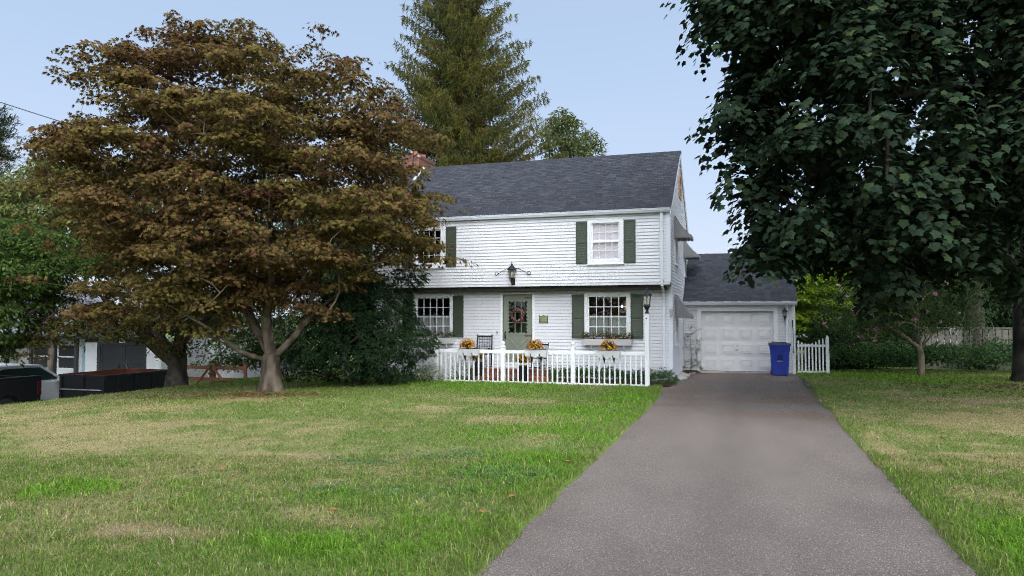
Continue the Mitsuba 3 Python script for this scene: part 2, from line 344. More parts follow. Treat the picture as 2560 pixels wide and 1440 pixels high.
def shutter(house, x0, x1, z0, z1, y, mid, n):
    k = fresh_key(f'{house}__shutter')
    w = 0.045
    ya, yb = y - 0.055, y - 0.022
    scene[k] = dress(cat(box(x0, x0 + w, ya, yb, z0, z1), box(x1 - w, x1, ya, yb, z0, z1), box(x0 + w, x1 - w, ya, yb, z0, z0 + 0.09), box(x0 + w, x1 - w, ya, yb, z1 - 0.06, z1),
                             box(x0 + w, x1 - w, ya, yb, mid - 0.03, mid + 0.03), box(x0 + w, x1 - w, yb - 0.006, yb, z0 + 0.09, z1 - 0.06)), 'm_green')
    for s0, s1 in ((z0 + 0.09, mid - 0.03), (mid + 0.03, z1 - 0.06)):
        c = max(2, round((s1 - s0) / (z1 - z0) * n)); p = (s1 - s0) / c
        one = hexa([(x0 + w, ya + 0.004, s0), (x1 - w, ya + 0.004, s0), (x1 - w, ya + 0.012, s0 + 0.004), (x0 + w, ya + 0.012, s0 + 0.004)],
                   [(x0 + w, yb - 0.012, s0 + p * 0.9), (x1 - w, yb - 0.012, s0 + p * 0.9), (x1 - w, yb - 0.006, s0 + p * 0.9), (x0 + w, yb - 0.006, s0 + p * 0.9)])
        sh = dress(one, 'm_green')
        for i in range(c): put(f'{k}__slat', sh, T().translate([0, 0, i * p]))
    return k
def shingled(roof, x0, x1, y0, z0, y1, z1, pitch, seed, individual=300):
    """laminated shingles on the front slope: the nearest as entries, the rest as one part"""
    r = np.random.default_rng(seed)
    L = math.hypot(y1 - y0, z1 - z0); u = np.array([0, (y1 - y0) / L, (z1 - z0) / L]); nrm = np.array([0, -u[2], u[1]])
    W, TH = (0.145, 0.19, 0.24, 0.31), (0.007, 0.014)
    tiles = []
    nrow = int(L / pitch)
    for c in range(nrow + 1):
        x = x0 - r.uniform(0, 0.2)
        tall = False
        while x < x1:
            w = int(r.integers(0, 4)); th = int(tall); tall = not tall
            a, b = max(x, x0), min(x + W[w], x1)
            if b - a > 0.03: tiles.append((c, a, b - a, th, int(r.choice(5, p=[.22, .27, .23, .18, .10]))))
            x += W[w]
    def slab(w, th, s0, s1):
        P = lambda q, s, h: np.array([q, 0, 0]) + u * s + nrm * h
        g = 0.003
        return hexa([P(g, s0, 0), P(w - g, s0, 0), P(w - g, s1, -0.004), P(g, s1, -0.004)], [P(g, s0, th), P(w - g, s0, th), P(w - g, s1, 0.003), P(g, s1, 0.003)])
    def where(t): return np.array([t[1] + t[2] / 2, y0, z0]) + u * t[0] * pitch
    order = sorted(range(len(tiles)), key=lambda i: np.linalg.norm(where(tiles[i]) - EYE))
    proto, rest_v, rest_f, rest_c, off = {}, [], [], [], 0
    for rank, i in enumerate(order):
        c, a, w, th, col = tiles[i]
        s0 = c * pitch - (0.015 if c == 0 else 0.012 * (th - 0.5)); s1 = min((c + 1) * pitch + 0.02, L)
        if rank < individual:
            key = (round(w, 2), th, col, s1 >= L)
            if key not in proto:
                m = slab(round(w, 2), TH[th], 0, s1 - s0)
                proto[key] = dress(m, f'm_shingle{col}')
            o = np.array([a, y0, z0]) + u * s0 + nrm * 0.004
            put(f'{roof}__shingle', proto[key], T().translate(o.tolist()))
        else:
            v, f = slab(w, TH[th], s0, s1)
            rest_v.append(v + np.array([a, y0, z0]) + nrm * 0.004); rest_f.append(f + off); off += 8
            rest_c.append(np.tile(np.array(SHINGLE_TONES[col]) * r.uniform(0.9, 1.1), (8, 1)))
    if rest_v:
        add(f'{roof}__far_shingles', (np.vstack(rest_v), np.vstack(rest_f)), 'm_vcol', False, np.vstack(rest_c), kind='stuff')
def gutter(house, x0, x1, y, z):
    prof = Polygon([(y, z), (y - 0.125, z), (y - 0.128, z - 0.018), (y - 0.112, z - 0.03), (y - 0.112, z - 0.055), (y - 0.09, z - 0.09), (y - 0.08, z - 0.115), (y, z - 0.115), (y, z - 0.108), (y - 0.075, z - 0.107), (y - 0.082, z - 0.088), (y - 0.104, z - 0.05), (y - 0.104, z - 0.012), (y, z - 0.012)])
    m = extrude(prof, x0, x1, 'yz')
    return add(f'{house}__gutter', m, 'm_gutter')

H = thing('house', 'white two-storey colonial house with green shutters and a charcoal shingle roof', 'house')
# openings (a0, a1, z0, z1)
UPR = (-4.33, -3.49, 3.70, 4.81); UPL = (-10.06, -9.22, 3.70, 4.81)
LOR = (-4.55, -3.35, 1.36, 2.64); LOL = (-10.30, -9.10, 1.36, 2.64)
DOOR = (-7.30, -6.32, 0.56, 2.71)
front_lo = siding_holes_lo = [LOR, LOL, DOOR]
front_hi = [UPR, UPL]
SIDE = [(23.45, 24.25, 3.70, 4.55), (27.2, 27.95, 3.55, 4.3), (23.42, 24.2, 1.2, 2.0)]
def growh(hs, m=0.05): return [(h[0] - m, h[1] + m, h[2] - m * 0.4, h[3] + m * 0.4) for h in hs]
k = f'{H}__lower_wall'; scene[k] = dress(sheath('y', YL, -1, HL + 0.01, HR - 0.01, 0.0, ZO + 0.15, front_lo), 'm_joint_shade')
siding(k, 'y', YL, -1, HL + 0.04, HR - 0.085, ZG + 0.02, ZO - 0.09, 0.101, growh(front_lo))
add(f'{H}__foundation', box(HL + 0.02, HR - 0.02, YL + 0.004, YL + 0.3, -0.4, ZG + 0.03), 'm_concrete')
k = f'{H}__upper_wall'; scene[k] = dress(sheath('y', YU, -1, HL + 0.01, HR - 0.01, ZO, ZE + 0.02, front_hi), 'm_joint_shade')
siding(k, 'y', YU, -1, HL + 0.04, HR - 0.085, ZO + 0.045, ZE - 0.09, 0.0985, growh(front_hi))
add(f'{H}__overhang', cat(box(HL, HR, YU - 0.028, YU + 0.06, ZO - 0.02, ZO + 0.045), box(HL + 0.005, HR - 0.005, YU + 0.06, YL + 0.02, ZO - 0.005, ZO + 0.03)), 'm_siding')
add(f'{H}__frieze', cat(box(HL + .03, HR - .09, YU - 0.03, YU - 0.002, ZE - 0.10, ZE), box(HL + .03, HR - .09, YL - 0.03, YL - 0.002, ZO - 0.10, ZO - 0.006)), 'm_siding')
# side wall (right gable) and the walls that are not seen from the front
sl = (ZR - ZE) / (YR - YU)
g_lo = lambda z: (YL if z < ZO else YU) if z < ZE else YU + (z - ZE) / sl
g_hi = lambda z: YB if z < ZE else YB - (z - ZE) / ((ZR - ZE) / (YB - YR))
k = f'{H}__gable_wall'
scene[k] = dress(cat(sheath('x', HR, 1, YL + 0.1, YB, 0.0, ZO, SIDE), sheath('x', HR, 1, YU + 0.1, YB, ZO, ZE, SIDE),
                         extrude(Polygon([(YU + .1, ZE), (YB, ZE), (YR, ZR - 0.05)]), HR - 0.12, HR - 0.005, 'yz')), 'm_joint_shade')
siding(k, 'x', HR, 1, lambda z: g_lo(z) + (0.085 if z < ZE else 0.04), lambda z: g_hi(z) - 0.03, ZG + 0.02, ZR - 0.12, 0.1, growh(SIDE))
add(f'{H}__back_wall', cat(box(HL, HR - 0.13, YB - 0.1, YB, 0, ZE), box(HL, HL + 0.12, YU + 0.05, YB, 0, ZE), extrude(Polygon([(YU, ZE), (YB, ZE), (YR, ZR - 0.05)]), HL, HL + 0.12, 'yz')), 'm_siding')
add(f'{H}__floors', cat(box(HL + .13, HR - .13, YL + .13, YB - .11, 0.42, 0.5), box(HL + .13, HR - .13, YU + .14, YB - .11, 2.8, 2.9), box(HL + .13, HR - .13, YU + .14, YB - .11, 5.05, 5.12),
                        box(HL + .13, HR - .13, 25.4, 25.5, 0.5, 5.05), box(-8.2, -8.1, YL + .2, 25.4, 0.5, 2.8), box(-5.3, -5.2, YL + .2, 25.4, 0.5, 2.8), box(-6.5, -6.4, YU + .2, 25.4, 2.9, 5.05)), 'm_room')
for nm, y, z0, z1 in (('corner_board', YL, 0.02, ZO - 0.006), ('corner_board', YU, ZO + 0.045, ZE)):
    add(f'{H}__{nm}', cat(box(HR - 0.085, HR + 0.03, y - 0.032, y - 0.002, z0, z1), box(HR + 0.001, HR + 0.032, y - 0.0018, y + 0.085, z0, z1)), 'm_gutter')
add(f'{H}__corner_board', box(HL - 0.03, HL + 0.04, YU - 0.032, YU - 0.002, ZO + 0.045, ZE), 'm_gutter')

# roof
def roof_planes(x0, x1, yf, zf, yr, zr, yb, t=0.06):
    zb = zf - (yr - yf) * 0 + 0
    return cat(extrude(Polygon([(yf, zf), (yr, zr), (yb, zf), (yb, zf - t), (yr, zr - t), (yf, zf - t)]), x0, x1, 'yz'))
R = f'{H}__roof'
scene[R] = dress(roof_planes(HL - 0.05, HR + 0.06, YU - 0.14, ZE + 0.02, YR, ZR, YB + 0.14), 'm_dark')
shingled(R, HL - 0.06, HR + 0.075, YU - 0.17, ZE + 0.008, YR, ZR + 0.004, 0.14, 3)
rv, rf, rc, o = [], [], [], 0
for i in range(38):
    x = HL + i * (HR - HL + 0.13) / 38 - 0.06
    m = cat(hexa([(x, YR - .15, ZR - .085), (x + .265, YR - .15, ZR - .085), (x + .265, YR, ZR + .012), (x, YR, ZR + .012)], [(x, YR - .15, ZR - .073), (x + .265, YR - .15, ZR - .073), (x + .265, YR, ZR + .028), (x, YR, ZR + .022)]),
            hexa([(x, YR, ZR + .012), (x + .265, YR, ZR + .012), (x + .265, YR + .15, ZR - .085), (x, YR + .15, ZR - .085)], [(x, YR, ZR + .022), (x + .265, YR, ZR + .028), (x + .265, YR + .15, ZR - .073), (x, YR + .15, ZR - .073)]))
    add(f'{R}__ridge_shingle', m, f'm_shingle{i % 4}')
rk = []
for s in (-1, 1):
    xa, xb = (HR + 0.033, HR + 0.058) if s > 0 else (HL - 0.05, HL - 0.028)
    for ya, za, yb2, zb2 in ((YU - 0.14, ZE - 0.04, YR, ZR - 0.062), (YB + 0.14, ZE - 0.04, YR, ZR - 0.062)):
        rk.append(hexa([(xa, ya, za - .14), (xb, ya, za - .14), (xb, yb2, zb2 - .14), (xa, yb2, zb2 - .14)], [(xa, ya, za), (xb, ya, za), (xb, yb2, zb2), (xa, yb2, zb2)]))
add(f'{H}__rake_board', cat(rk), 'm_white')
gutter(H, HL - 0.06, HR + 0.05, YU - 0.06, ZE + 0.012)
def downspout(h, x, pts, w=0.075, d=0.055, bands=()):
    ms = []
    for (y0, z0), (y1, z1) in zip(pts, pts[1:]):
        ms.append(hexa([(x, y0 - d / 2, z0), (x + w, y0 - d / 2, z0), (x + w, y0 + d / 2, z0), (x, y0 + d / 2, z0)], [(x, y1 - d / 2, z1), (x + w, y1 - d / 2, z1), (x + w, y1 + d / 2, z1), (x, y1 + d / 2, z1)]))
    for y, z in bands: ms.append(box(x - 0.02, x + w + 0.02, y - d / 2 - 0.004, y + d / 2 + 0.01, z, z + 0.035))
    return add(f'{h}__downspout', cat(ms), 'm_gutter')
downspout(H, -2.285, [(YU - 0.062, ZE - 0.09), (YU - 0.062, ZO + 0.02)], bands=[(YU - 0.062, 4.5), (YU - 0.062, 3.05)])
downspout(H, -2.283, [(YU - 0.06, ZO + 0.015), (YU - 0.055, ZO - 0.07), (YL - 0.065, ZO - 0.24), (YL - 0.065, 0.10)], bands=[(YL - 0.065, 2.3), (YL - 0.065, 0.5)])
add(f'{H}__downspout_joint', cbox(-2.30, -2.19, YL - 0.11, YL - 0.03, ZO - 0.26, ZO - 0.17, 0.01), 'm_galv')

# windows and shutters
w = grid_window(H, 'y', YU, -1, *UPR[:2], *UPR[2:], 4, 2, casing=0.115, sashes=2, rail=4.26, cols2=4, rows2=2, bar=0.009, label='upper right double-hung window with pale shade drawn')
add(f'{w}__shade', box(UPR[0], UPR[1], YU + 0.075, YU + 0.085, UPR[2], UPR[3]), 'm_shade')
w = grid_window(H, 'y', YU, -1, *UPL[:2], *UPL[2:], 4, 2, casing=0.115, sashes=2, rail=4.26, cols2=4, rows2=2, bar=0.009)
def curtain(parent, x0, x1, y, z0, z1, n=9, seed=0):
    r = np.random.default_rng(seed); c = 120
    x = np.linspace(x0, x1, c); t = (x - x0) / (x1 - x0)
    ph = np.cumsum(r.uniform(0.6, 1.4, c)) / c * n * 2 * np.pi
    rows = []
    for s in np.linspace(0, 1, 8):
        rows.append(np.stack([x, y + 0.022 * np.sin(ph) * (0.35 + 0.65 * s), np.full(c, z1 + (z0 - z1) * s) + (0.012 * np.abs(np.sin(ph * 0.5)) if s == 0 else 0)], 1))
    v = np.vstack(rows); i, j = np.meshgrid(np.arange(7), np.arange(c - 1), indexing='ij'); a = (i * c + j).ravel()
    add(f'{parent}__curtain', (v, np.concatenate([np.stack([a, a + c, a + c + 1], 1), np.stack([a, a + c + 1, a + 1], 1)])), 'm_curtain', True)
for q, (o_, lab) in enumerate(((LOR, None), (LOL, None))):
    w = grid_window(H, 'y', YL, -1, *o_[:2], *o_[2:], 5, 4, casing=0.095, frame=0.03)
    curtain(w, o_[0] + 0.01, (o_[0] + o_[1]) / 2 - 0.01, YL + 0.11, o_[2] - 0.02, 2.03, 8, 3 + q)
    curtain(w, (o_[0] + o_[1]) / 2 + 0.01, o_[1] - 0.01, YL + 0.11, o_[2] - 0.02, 2.03, 8, 13 + q)
for x0, x1 in ((-4.80, -4.465), (-3.355, -3.01), (-9.035, -8.69), (-10.56, -10.2)): shutter(H, x0, x1, 3.60, 4.865, YU, 4.24, 26)
for x0, x1 in ((-5.05, -4.67), (-3.235, -2.87), (-8.99, -8.63), (-10.78, -10.42)): shutter(H, x0, x1, 1.34, 2.69, YL, 1.98, 28)
for n_, (a0, a1, z0, z1) in enumerate(SIDE):
    grid_window(H, 'x', HR, 1, a0, a1, z0, z1, 2, 2, casing=0.07, frame=0.03)

# front door
k = f'{H}__door'
ya = YL + 0.03
D0, D1, DZ0, DZ1 = DOOR
scene[k] = dress(cat(box(D0 + .02, D0 + .16, ya, ya + .05, DZ0, DZ1 - .02), box(D1 - .16, D1 - .02, ya, ya + .05, DZ0, DZ1 - .02), box(D0 + .16, D1 - .16, ya, ya + .05, DZ1 - .20, DZ1 - .02),
                         box(D0 + .16, D1 - .16, ya, ya + .05, DZ0, 1.46)), 'm_sage')
labels[k] = {'label': 'sage green storm door with scalloped window and cross-buck lower panel'}
add(f'{k}__frame', cat(box(D0 - .07, D0, YL - .045, YL + .1, DZ0 - .03, DZ1 + .06), box(D1, D1 + .07, YL - .045, YL + .1, DZ0 - .03, DZ1 + .06), box(D0, D1, YL - .045, YL + .1, DZ1, DZ1 + .06)), 'm_white')
add(f'{k}__jamb', cat(box(D0, D0 + .018, YL - .04, YL + .1, DZ0, DZ1), box(D1 - .018, D1, YL - .04, YL + .1, DZ0, DZ1)), 'm_sage')
add(f'{k}__threshold', cat(box(D0 - .06, D1 + .06, YL - .10, YL + .09, DZ0 - .05, DZ0 - .002), box(D0 - .10, D1 + .10, YL - .06, YL + .0, 0.40, DZ0 - .052)), 'm_white')
gx0, gx1, gz0, gz1 = D0 + .16, D1 - .16, 1.46, DZ1 - .20
outer = Polygon([(gx0 - .02, gz0 - .02), (gx1 + .02, gz0 - .02), (gx1 + .02, gz1 + .02), (gx0 - .02, gz1 + .02)])
sc = []
nx, nz = 5, 8
for i in range(nx * 8): sc.append((gx0 + (gx1 - gx0) * i / (nx * 8), gz0 + .03 + .028 * abs(math.sin(math.pi * i / 8))))
for i in range(nz * 8): sc.append((gx1 - .03 - .028 * abs(math.sin(math.pi * i / 8)), gz0 + (gz1 - gz0) * i / (nz * 8)))
for i in range(nx * 8): sc.append((gx1 - (gx1 - gx0) * i / (nx * 8), gz1 - .03 - .028 * abs(math.sin(math.pi * i / 8))))
for i in range(nz * 8): sc.append((gx0 + .03 + .028 * abs(math.sin(math.pi * i / 8)), gz1 - (gz1 - gz0) * i / (nz * 8)))
inner = Polygon([(gx0 + .035, gz0 + .035), (gx1 - .035, gz0 + .035), (gx1 - .035, gz1 - .035), (gx0 + .035, gz1 - .035)])
wave = shapely.union_all([inner] + [Point(gx0 + .035, gz0 + .06 + i * (gz1 - gz0 - .12) / 8).buffer(.036, 8) for i in range(9)] + [Point(gx1 - .035, gz0 + .06 + i * (gz1 - gz0 - .12) / 8).buffer(.036, 8) for i in range(9)]
                         + [Point(gx0 + .06 + i * (gx1 - gx0 - .12) / 4, gz0 + .035).buffer(.036, 8) for i in range(5)] + [Point(gx0 + .06 + i * (gx1 - gx0 - .12) / 4, gz1 - .035).buffer(.036, 8) for i in range(5)])
add(f'{k}__scalloped_trim', extrude(outer.difference(wave.buffer(-.012)), ya - .016, ya + .004, 'xz'), 'm_sage')
xs, zs = np.linspace(gx0 + .02, gx1 - .02, 4), np.linspace(gz0 + .02, gz1 - .02, 4)
add(f'{k}__muntin', cat([box(x - .014, x + .014, ya + .026, ya + .042, gz0, gz1) for x in xs[1:-1]] + [box(gx0, gx1, ya + .027, ya + .041, z - .014, z + .014) for z in zs[1:-1]]), 'm_sage')
pane_quads(k, 'y', ya + .05, -1, xs, zs, 0.012)
px0, px1, pz0, pz1 = D0 + .20, D1 - .20, 0.72, 1.32
cbk = []
for (xa, za, xb, zb) in ((px0, pz0, px1, pz1), (px0, pz1, px1, pz0)):
    dx, dz = xb - xa, zb - za; L_ = math.hypot(dx, dz); nx_, nz_ = -dz / L_ * .035, dx / L_ * .035
    dd = 0.0 if not cbk else 0.0035
    cbk.append(hexa([(xa - nx_, ya - .022 + dd, za - nz_), (xa + nx_, ya - .022 + dd, za + nz_), (xa + nx_, ya - .001, za + nz_), (xa - nx_, ya - .001, za - nz_)],
                    [(xb - nx_, ya - .022 + dd, zb - nz_), (xb + nx_, ya - .022 + dd, zb + nz_), (xb + nx_, ya - .001, zb + nz_), (xb - nx_, ya - .001, zb - nz_)]))
add(f'{k}__cross_buck', cat(cbk), 'm_sage')
mx, mz = (px0 + px1) / 2, (pz0 + pz1) / 2
for q, tri in enumerate(([(px0 + .1, pz1), (px1 - .1, pz1), (mx, mz + .09)], [(px0 + .1, pz0), (px1 - .1, pz0), (mx, mz - .09)], [(px0, pz0 + .1), (px0, pz1 - .1), (mx - .09, mz)], [(px1, pz0 + .1), (px1, pz1 - .1), (mx + .09, mz)])):
    add(f'{k}__raised_panel', extrude(Polygon(tri).buffer(-.015).difference(Polygon(tri).buffer(-.032)), ya - .013, ya - .001, 'xz'), 'm_sage')
add(f'{k}__rail', cat(box(D0 + .05, D1 - .05, ya - .012, ya - .001, 1.42, 1.46), box(D0 + .05, D1 - .05, ya - .008, ya - .001, 0.60, 0.66)), 'm_sage')
for z in (2.60, 1.405):
    add(f'{k}__strap_hinge', cat(box(D1 - .27, D1 - .03, ya - .02, ya - .0125, z - .012, z + .012), box(D1 - .05, D1 - .015, ya - .024, ya - .0125, z - .035, z + .035)), 'm_black')
add(f'{k}__handle', cat(tube([(D0 + .07, ya - .01, 1.32), (D0 + .07, ya - .05, 1.34), (D0 + .07, ya - .055, 1.42), (D0 + .07, ya - .05, 1.50), (D0 + .07, ya - .01, 1.52)], .011, 6), box(D0 + .05, D0 + .09, ya - .010, ya - .001, 1.28, 1.54)), 'm_black')
add(f'{H}__doorbell', box(-7.50, -7.475, YL - .04, YL - .02, 1.44, 1.54), 'm_black')
add(f'{H}__electric_box', cat(cbox(HR - .055, HR + .02, YL - .10, YL - .033, 2.02, 2.15, .01), xf(lathe([(0.001, 0), (.05, 0), (.05, .04), (.001, .05)], n=12), rx=math.pi / 2, t=(HR - .02, YL - .07, 2.2))), 'm_galv')

# gable vent, awnings
k = f'{H}__attic_vent'
vp = Polygon([(25.05, 6.0), (25.95, 6.0), (25.95, 6.55), (25.5, 6.95), (25.05, 6.55)])
scene[k] = dress(extrude(vp.difference(vp.buffer(-.09)), HR, HR + .05, 'yz'), 'm_ventwood')
for i in range(8):
    z = 6.1 + i * .09; hw = 0.36 if z < 6.5 else max(.05, .36 - (z - 6.5) * 1.1)
    add(f'{k}__slat', hexa([(HR + .004, 25.5 - hw, z + .05), (HR + .014, 25.5 - hw, z + .05), (HR + .014, 25.5 + hw, z + .05), (HR + .004, 25.5 + hw, z + .05)], [(HR + .024, 25.5 - hw, z), (HR + .034, 25.5 - hw, z), (HR + .034, 25.5 + hw, z), (HR + .024, 25.5 + hw, z)]), 'm_ventwood')
def awning(h, y0, y1, zt, zb, out):
    """ribbed metal awning: a sloped ribbed top and two side wings with scalloped lower edges"""
    k = fresh_key(f'{h}__awning'); ms = []
    prof = [(0.03 + (out - .03) * t, zt + (zb - zt) * (1 - (1 - t) ** 1.35)) for t in np.linspace(0, 1, 7)]
    n = 10
    for i in range(n):
        a, b = y0 + (y1 - y0) * i / n, y0 + (y1 - y0) * (i + 1) / n; h_ = 0.018 * (i % 2)
        for (d0, z0), (d1, z1) in zip(prof, prof[1:]):
            ms.append(hexa([(HR + d0, a, z0 + h_ - .006), (HR + d0, b, z0 + h_ - .006), (HR + d1, b, z1 + h_ - .006), (HR + d1, a, z1 + h_ - .006)], [(HR + d0, a, z0 + h_), (HR + d0, b, z0 + h_), (HR + d1, b, z1 + h_), (HR + d1, a, z1 + h_)]))
        zz = zb - .07 + .02 * math.cos(i * math.pi)
        ms.append(box(HR + out - .004, HR + out + .004, a, b, zz, zb + .01 + h_))
    scene[k] = dress(cat(ms), 'm_awning')
    for y in (y0 - .006, y1 + .006):
        nr = 5
        for i in range(nr):
            d0, d1 = 0.03 + (out - .03) * i / nr, 0.03 + (out - .03) * (i + 1) / nr - .004
            top = lambda d: float(np.interp(d, [q[0] for q in prof], [q[1] for q in prof])) - .008
            low = zb - .05
            pts = [(d0, low), (d0 + (d1 - d0) * .25, low - .03), (d0 + (d1 - d0) * .75, low - .03), (d1, low), (d1, top(d1)), (d0, top(d0))]
            pg = Polygon([(HR + q, z) for q, z in pts])
            off = .006 * (i % 2)
            add(f'{k}__side_rib', extrude(pg, y - off - .004, y - off, 'xz'), 'm_awning')
    add(f'{k}__bracket', cat(rod((HR + .02, y0 + .05, zb + .02), (HR + out - .02, y0 + .05, zb + .01), .01, 6), rod((HR + .02, y1 - .05, zb + .02), (HR + out - .02, y1 - .05, zb + .01), .01, 6)), 'm_galv')
awning(H, 23.32, 24.45, 5.16, 4.52, 0.52)
awning(H, 27.0, 28.1, 4.80, 4.20, 0.55)
awning(H, 23.25, 24.4, 2.66, 2.03, 0.50)

# chimney
def bricks(parent, x0, x1, y0, y1, z0, z1, faces, seed, bl=0.21, bh=0.066, bd=0.10):
    """bricks with recessed joints on the named faces of a block"""
    r = np.random.default_rng(seed)
    pr = {}
    rows = int(round((z1 - z0) / bh)); bh = (z1 - z0) / rows
    for c in range(rows):
        for face in faces:
            a0, a1 = (x0, x1) if face in 'fbt' else (y0, y1)
            off = 0 if c % 2 else bl / 2
            edges = [a0] + [e for e in np.arange(a0 + off if off else a0 + bl, a1 - .03, bl)] + [a1]
            for e0, e1 in zip(edges, edges[1:]):
                if e1 - e0 < .02: continue
                g = .005; z = z0 + c * bh; j = r.uniform(0, .004)
                if face == 'f': m = box(e0 + g, e1 - g, y0 - .012 - j, y0 + .02, z + g, z + bh - g)
                elif face == 'r': m = box(x1 - .02, x1 + .012 + j, e0 + g, e1 - g, z + g, z + bh - g)
                add(f'{parent}__brick', m, f'm_brick{int(r.integers(0, 3))}')
k = f'{H}__chimney'
CX0, CX1, CY0, CY1 = -12.15, -11.45, 25.0, 26.35
scene[k] = dress(cat(box(CX0, CX1, CY0, CY1, 6.6, 7.93), box(CX0 - .04, CX1 + .04, CY0 - .04, CY1 + .04, 7.93, 8.02)), 'm_mortar')
bricks(k, CX0, CX1, CY0, CY1, 6.95, 7.92, 'fr', 5)
for i in range(4): add(f'{k}__cap_brick', box(CX0 + i * .18 - .03, CX0 + i * .18 + .14, CY0 - .055, CY0 + .08, 7.95, 8.03), 'm_brick0')
for i in range(7): add(f'{k}__cap_brick', box(CX1 - .06, CX1 + .055, CY0 + i * .2 + .085, CY0 + i * .2 + .265, 7.95, 8.03), 'm_brick2')
for y in (25.35, 25.95): add(f'{k}__flue', lathe([(.11, 8.0), (.13, 8.02), (.13, 8.22), (.10, 8.23), (.09, 8.05)], (-11.62 - .1, y, 0), 12), 'm_terra')
fl = []
for i in range(5):
    fl.append(box(CX1 + .012, CX1 + .022 + .001 * i, CY0 + .02 + i * .22 - .12, CY0 + .02 + i * .22 + .12, 7.0 + min(i, 4 - i) * .14 + .1, 7.34 + (min(i, 4 - i)) * .14))
add(f'{k}__flashing', cat(fl + [hexa([(CX1 + .01, YU + 2.6, 6.98), (CX1 + .10, YU + 2.6, 6.99), (CX1 + .10, YR - .1, 7.6), (CX1 + .01, YR - .1, 7.6)], [(CX1 + .01, YU + 2.6, 7.03), (CX1 + .10, YU + 2.6, 7.02), (CX1 + .10, YR - .1, 7.64), (CX1 + .01, YR - .1, 7.66)])]), 'm_leadflash')

# ------------------------------------------------------------------ garage wing
G = thing('garage', 'white single-car garage wing joined to the right side of the house', 'garage')
GL, GR, GY, GYR, GYB, GZE, GZR = HR + 0.03, 1.63, 26.6, 29.2, 31.8, 2.50, 4.40
GD = (-1.40, 0.97, 0.12, 2.20)
k = f'{G}__front_wall'; scene[k] = dress(sheath('y', GY, -1, GL, GR - .01, 0.0, GZE, [GD]), 'm_joint_shade')
siding(k, 'y', GY, -1, GL, GR - 0.08, 0.12, GZE - 0.02, 0.1, [(GD[0] - .06, GD[1] + .06, 0, GD[3] + .04)])
add(f'{G}__side_wall', cat(box(GR - .12, GR, GY + .13, GYB, 0, GZE), extrude(Polygon([(GY + .1, GZE), (GYB, GZE), (GYR, GZR - .05)]), GR - .12, GR - .002, 'yz'), box(GL, GR - .13, GYB - .1, GYB, 0, GZE)), 'm_siding')
add(f'{G}__corner_board', box(GR - .08, GR + .03, GY - .034, GY + .08, 0.06, GZE - .02), 'm_white')
add(f'{G}__frieze', box(GL, GR - .085, GY - .03, GY - .002, GZE - .10, GZE - .012), 'm_siding')
R = f'{G}__roof'
scene[R] = dress(roof_planes(GL + .002, GR + 0.08, GY - 0.22, GZE + 0.03, GYR, GZR, GYB + .2), 'm_dark')
shingled(R, GL + .004, GR + 0.095, GY - 0.25, GZE + 0.015, GYR, GZR + .004, 0.14, 9)
for i in range(15):
    x = GL + i * .255
    add(f'{R}__ridge_shingle', hexa([(x, GYR - .15, GZR - .09), (min(x + .26, GR + .09), GYR - .15, GZR - .09), (min(x + .26, GR + .09), GYR, GZR + .012), (x, GYR, GZR + .012)], [(x, GYR - .15, GZR - .075), (min(x + .26, GR + .09), GYR - .15, GZR - .075), (min(x + .26, GR + .09), GYR, GZR + .03), (x, GYR, GZR + .022)]), f'm_shingle{i % 4}')
add(f'{G}__soffit', box(GL, GR + .06, GY - .2, GY - .035, GZE - .02, GZE + .0), 'm_white')
gutter(G, GL + .01, GR + 0.09, GY - 0.14, GZE + 0.03)
add(f'{G}__rake_board', hexa([(GR + .05, GY - .2, GZE - .14), (GR + .078, GY - .2, GZE - .14), (GR + .078, GYR, GZR - .22), (GR + .05, GYR, GZR - .22)], [(GR + .05, GY - .2, GZE - .035), (GR + .078, GY - .2, GZE - .035), (GR + .078, GYR, GZR - .062), (GR + .05, GYR, GZR - .062)]), 'm_white')
downspout(G, GR - .27, [(GY - .19, GZE - .08), (GY - .10, GZE - .16), (GY - .065, GZE - .2), (GY - .065, 0.1)], bands=[(GY - .065, 1.9), (GY - .065, .4)])
add(f'{G}__door_frame', cat(box(GD[0] - .11, GD[0], GY - .04, GY + .1, 0.07, GD[3] + .11), box(GD[1], GD[1] + .11, GY - .04, GY + .1, 0.07, GD[3] + .11), box(GD[0], GD[1], GY - .04, GY + .1, GD[3], GD[3] + .11),
                            box(GD[0] - .135, GD[0] - .11, GY - .055, GY, 0.07, GD[3] + .135), box(GD[1] + .11, GD[1] + .135, GY - .055, GY, 0.07, GD[3] + .135), box(GD[0] - .11, GD[1] + .11, GY - .055, GY, GD[3] + .11, GD[3] + .135)), 'm_white')
add(f'{G}__sagging_weatherstrip', tube([(GD[0] + .02, GY + .03, 2.185), (-.8, GY + .03, 2.175), (-.2, GY + .03, 2.165), (.3, GY + .03, 2.178), (GD[1] - .02, GY + .03, 2.188)], .014, 6), 'm_galv')
k = f'{G}__door'; yd = GY + .075
dz = (GD[3] - GD[2]) / 4
secs, pans = [], []
for r_ in range(4):
    z0 = GD[2] + .02 + r_ * dz; z1 = z0 + dz - .006
    secs.append(cbox(GD[0] + .004, GD[1] - .004, yd, yd + .05, z0, z1, .006))
scene[k] = dress(cat(secs), 'm_gdoor')
labels[k] = {'label': 'white four-section garage door with sixteen raised panels'}
pw = (GD[1] - GD[0]) / 4
